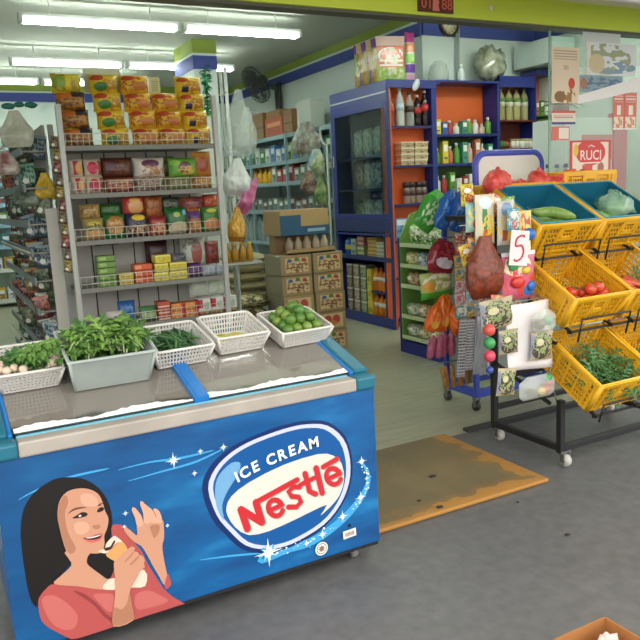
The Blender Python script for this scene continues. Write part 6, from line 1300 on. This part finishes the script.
# white sheet with noodle snack packets and ball strings
o = put('paper_sheet', B().grid(lambda u, v: (-.155+.31*u, .012*math.sin(u*5+v*3)+.01*v, .36*v-.02*u*(1-v)), 10, 10), mat('sheet_white', '#e3dddc', .5), loc=(2.80, 2.90, .615), label='blank white plastic sheet hanging at the left of the lower crates', cat='sheet')
sol = o.modifiers.new('Solid', 'SOLIDIFY'); sol.thickness = .002
pat = [('n', '#2e2c22', .5, .5, .48, .46, 13), ('n', '#7f9a5a', .5, .6, .36, .36, 9), ('r', '#8a8f98', .0, .12, .1, .9), ('n', '#4a463a', .4, .4, .36, .36, 5), ('e', '#c8c49a', .35, .62, .16, .12)]
for i, (x0, x1, z0, z1, y, lab) in enumerate(((2.47, 2.70, .86, 1.02, 2.90, 'large black speckled snack packet left of the white sheet top'), (2.565, 2.70, .72, .85, 2.87, 'black speckled snack packet at the left middle of the white sheet'),
        (2.77, 2.935, .655, .815, 2.86, 'black speckled snack packet on the right part of the white sheet'), (2.55, 2.68, .49, .64, 2.88, 'black speckled snack packet hanging below the white sheet at left'))):
    o = put('snack_packet', pillow(x1-x0, z1-z0, .035, i+70, wr=.008), pmat('blkspk', '#a89c78', pat, .25), loc=((x0+x1)/2, y, z0), rot=(0, .06*(i-1), 0), label=lab, cat='snack')
o = put('marble_bag', bag(.16, .12, .06, 71, .5, .01), mat('clear_bag', '#dfe6dc', .15, alpha=.35), loc=(2.85, 2.85, .815), label='clear packet of dark round sweets on the right of the white sheet', cat='bag')
put('sweet', B().ball((-.03, 0, .045), .03, 10), mat('choc', '#5a3a24', .3), o); put('sweet', B().ball((.03, 0, .06), .028, 10), mat('toy_green'), o)
o = put('ball_string', B().tube([(0, .012, 0), (0, .012, .30)], .003, 5), mat('clear_str', '#c8c8c4', .3), loc=(2.505, 2.89, .62), label='hanging string of pink, green and red balls left of the white sheet', cat='toy')
for i, (z, c) in enumerate(((.245, 'toy_coral'), (.175, 'toy_green2'), (.105, 'toy_pink'), (.03, 'toy_blue2'))):
    put('ball', B().ball((0, 0, z), .032 if i < 3 else .02, 14), mat(c, {'toy_coral': '#dc5a50', 'toy_green2': '#3f9a58', 'toy_pink': '#d24a62', 'toy_blue2': '#3a50a0'}[c], .3), o)
o = put('ball_bag', bag(.26, .13, .07, 73, .6, .012), mat('clear_bag'), loc=(2.83, 2.88, .44), label='clear bag of glowing red and yellow balls below the white sheet', cat='bag')
for i, (x, z, c) in enumerate(((.06, .04, 'toy_coral'), (.085, .075, 'toy_pink'), (.03, .035, 'toy_yellow'), (.075, .105, 'toy_green'), (-.05, .04, 'choc'))): put('ball', B().ball((x, -.005, z), .024, 10), mat(c, '#dc5a50', .3), o)
# ================================================================== door mat, posters on the glass, cardboard box, litter
m = mat('mat_board', '#6b5a3a', .6); t = NT(m); cg = t.coord('Generated'); sp = t.new('ShaderNodeSeparateXYZ'); t.L.new(cg, sp.inputs[0])
nz = t.noise(cg, 5, 4); ed = t.math('ADD', t.math('MAXIMUM', sp.outputs[0], t.math('SUBTRACT', 1, sp.outputs[1])), t.math('MULTIPLY', t.math('SUBTRACT', nz, .5), .3))
c = t.ramp(ed, [(.86, '#6e6144'), (.98, '#a5732f')]); f2 = t.noise(t.coord('Object'), 3, 5)
c = t.mix(.5, c, t.mix(t.math('GREATER_THAN', ed, .93), t.ramp(f2, [(.3, '#5c5138'), (.7, '#83734f')]), srgb('#b07f3a')))
t.L.new(c, t.b.inputs['Base Color'])
put('door_mat', B().bx(1.70, 2.80, 2.76, 3.68, .001, .022), m, bev=.006, label='worn brown wooden board mat lying on the shop threshold', cat='mat')
put('threshold_strip', B().bx(2.97, 6, 3.64, 3.70, .001, .02), mat('threshold_dark', '#3a3a38', .5), label='dark metal threshold strip on the floor under the glass', cat='strip')
for i, (x, y, z, r) in enumerate(((2.30, 3.14, .0225, .022), (2.09, 2.80, .0225, .02), (2.42, 2.27, .0, .014), (2.48, 2.66, .0, .01), (2.05, 2.92, .0225, .012))):
    put('litter_spot', B().ball((0, 0, .002), r, 10, 0, (1, .8, .2), .5, i+2), mat('gum_dark', '#2e2b28', .7), loc=(x, y, z+.0005), label='small dark gum spot on the %s' % ('mat near its middle', 'mat near its front edge', 'grey floor in front of the rack', 'grey floor near the mat corner', 'mat left of its centre')[i], cat='litter')
GP = YG+.016
def poster(name, x0, x1, z0, z1, base, layers, lab, y=GP, rot=0, th=.003, rough=.6):
    return put(name, B().bx(-(x1-x0)/2, (x1-x0)/2, -th, 0, 0, z1-z0), pmat('po_'+lab[:24], base, layers, rough), loc=((x0+x1)/2, y, z0), rot=(0, rot, 0), label=lab, cat='poster')
q = YG/3.69
Z = lambda z: 1.62+(z-1.62)*q
o = poster('recipe_poster', 3.767*q, 4.022*q, Z(2.122), Z(2.485), '#e9d8bc', [('s', '#b9a58a', .08, .92, .78, .95, 130), ('e', '#d24a3c', .72, .36, .12, .1), ('n', '#a87a3c', .5, .14, .36, .14, 5), ('e', '#8c6a3c', .3, .12, .2, .1), ('r', '#d8b8a0', .42, .6, .6, .68)], 'tall cream recipe poster with a dish of food on the shop glass')
poster('shop_notice', 3.769*q, 3.99*q, Z(1.985), Z(2.075), '#e8dccb', [('r', '#cf5a50', 0, 1, .82, 1), ('r', '#3a4590', 0, 1, 0, .16), ('s', '#c0685a', .1, .9, .38, .66, 40)], 'small notice with red top and navy base under the recipe poster')
poster('shop_notice', 3.769*q, 3.936*q, Z(1.88), Z(1.97), '#d8796a', [('r', '#efe4d6', .4, .95, .1, .9)], 'small red and white notice just above the red RUCI poster')
o = poster('red_poster', 3.94*q, 4.342*q, Z(1.615), Z(1.876), '#cf4a40', [('r', '#e8dcc8', .06, .94, .0, .95), ('e', '#d24540', .5, .68, .36, .34), ('r', '#cf5a4c', .3, .55, 0, .36), ('e', '#b06a5a', .75, .28, .08, .14), ('e', '#e8c04a', .14, .75, .06, .16), ('r', '#cf4a40', .94, 1, 0, 1), ('r', '#cf4a40', 0, .06, 0, 1)], 'red poster lettered RUCI on the shop glass above the yellow crates')
put('lettering', text_b(B(), 'RUCI', .10, T(-.0, -.0042, .135), off=.001), mat('poster_white', '#f0e4da', .6), o)
put('flourish', B().bx(-.10, .10, -.0045, -.0035, .108, .118).tube([(-.03, -.004, .225), (0, -.004, .24), (.035, -.004, .228)], .006, 5), mat('poster_white'), o)
for i, (x0, x1) in enumerate(((4.359, 4.47), (4.475, 4.60))):
    poster('price_poster', x0*q, x1*q, Z(1.945), Z(2.20), '#dd7a68', [('r', '#efe0cc', .08, .92, .06, .35), ('n', '#d0905a', .5, .2, .4, .14, 6), ('s', '#f0e0d0', .1, .9, .75, .92, 70), ('r', '#f2e8d8', .35, .7, .4, .66), ('r', '#efe8e0', 0, 1, 0, .05)], 'red and cream price poster at the right edge of the shop glass, %s one' % ('left', 'right')[i])
o = poster('picture_poster', 4.09*q, 4.58*q, Z(2.315), Z(2.53), '#e4ecea', [('n', '#a9b08a', .4, .5, .5, .48, 4), ('n', '#8aa4b8', .55, .25, .45, .2, 5), ('r', '#efe9dc', .0, .08, 0, 1), ('e', '#d9c9a0', .2, .35, .16, .3)], 'pale landscape picture poster high on the shop glass')
poster('paper_sheet', 4.055*q, 4.42*q, Z(2.49), Z(2.60), '#d3dbd6', [], 'pale blank sheet above the landscape poster', GP+.002)
o = put('banner', B().prism([(4.01*q, Z(2.12)), (4.95*q, Z(2.27)), (4.95*q, Z(2.40)), (4.62*q, Z(2.31)), (4.01*q, Z(2.175))], GP-.006, GP-.004), mat('banner_white', '#f0efea', .5), label='white slanting paper banner across the shop glass', cat='banner')
o = poster('picture_poster', 4.03*q, 4.45*q, Z(2.20), Z(2.31), '#8fa6b0', [('n', '#5f7f98', .5, .5, .48, .48, 5), ('e', '#b07a5a', .08, .5, .08, .35)], 'blue grey picture strip above the slanting banner', GP+.0)
# things seen through the glass
put('display_case', B().bx(-.3, .3, -.2, .2, 0, 2.15, 0).bx(-.1, .3, -.21, -.2, 1.78, 2.0, 1), [mat('case_pale', '#d3dbd9', .5), mat('case_pink', '#c9787c', .5)], loc=(5.35, 5.0, 0), bev=.01, label='pale cabinet with a pink band behind the shop glass', cat='cabinet')
o = put('plant_pot', B().lathe([(.06, 0), (.08, .12)], 12), mat('pot', '#8a6a50', .6), loc=(5.15, 4.95, 2.151), label='small potted plant on the pale cabinet behind the glass', cat='plant')
b = B(); [leaf_into(b, (0, 0, .11), (math.cos(a*.8), math.sin(a*.8), .5+.2*(a % 3)), .2, .04, .6, 0) for a in range(16)]
put('leaves', b, LEAF[1][0], o)
for i in range(7):
    o = put('drink_bottle', B().lathe([(.035, 0), (.038, .15), (.015, .22), (.015, .27)], 10), mat('pet_white', '#c5cdca', .2), loc=(4.14+.1*i, 4.5, 1.45), label='pale bottle in the row just behind the shop glass', cat='bottle', group='pale bottles behind the shop glass'); put('cap', B().lathe([(.018, .265), (.018, .295)], 8), mat('cap_navy', '#3a4590', .4), o)
put('window_ledge', B().bx(4.08, 5.0, 4.40, 4.62, 1.42, 1.449).bx(4.1, 4.14, 4.42, 4.6, 0, 1.42).bx(4.9, 4.94, 4.42, 4.6, 0, 1.42), mat('ledge_white', '#c9ccc6', .5), loc=(0, 0, 0), label='white ledge with legs carrying pale bottles behind the shop glass', cat='ledge')
# cardboard box at the lower right corner
kr = noisy('kraft_box', '#a9713c', '#946030', 4, .75); t_ = emp('cardboard_box', (1.56, 1.31, 0), 'open brown cardboard box at the bottom right corner of the photo', 'box')
b = B()
for (x0, x1, y0, y1) in ((-.17, .17, .152, .156), (-.17, .17, -.156, -.152), (.166, .17, -.152, .152), (-.17, -.166, -.152, .152)): b.bx(x0, x1, y0, y1, .001, .25)
b.bx(-.166, .166, -.152, .152, .001, .006); put('side_walls', b, kr, t_)
put('flap', B().bx(.17, .29, -.15, .15, -.002, .002, 0, T(0, 0, 0)), kr, t_, loc=(.0, 0, .25), rot=(0, 0, 0)).matrix_basis = T(.17, 0, .248) @ RY(.95) @ T(-.17, 0, 0)
put('flap', B().bx(-.16, .16, 0, .11, -.002, .002), kr, t_).matrix_basis = T(0, .156, .248) @ RX(-1.1)
put('wrapped_bundle', B().ball((0, 0, 0), .075, 18, 0, (.95, .8, 1.75), .25, 4, 3), noisy('bundle_pink', '#dcc3bc', '#c9a8a0', 6, .5), loc=(1.645, 1.385, .125), label='pale pink wrapped bundle standing inside the cardboard box', cat='bundle')
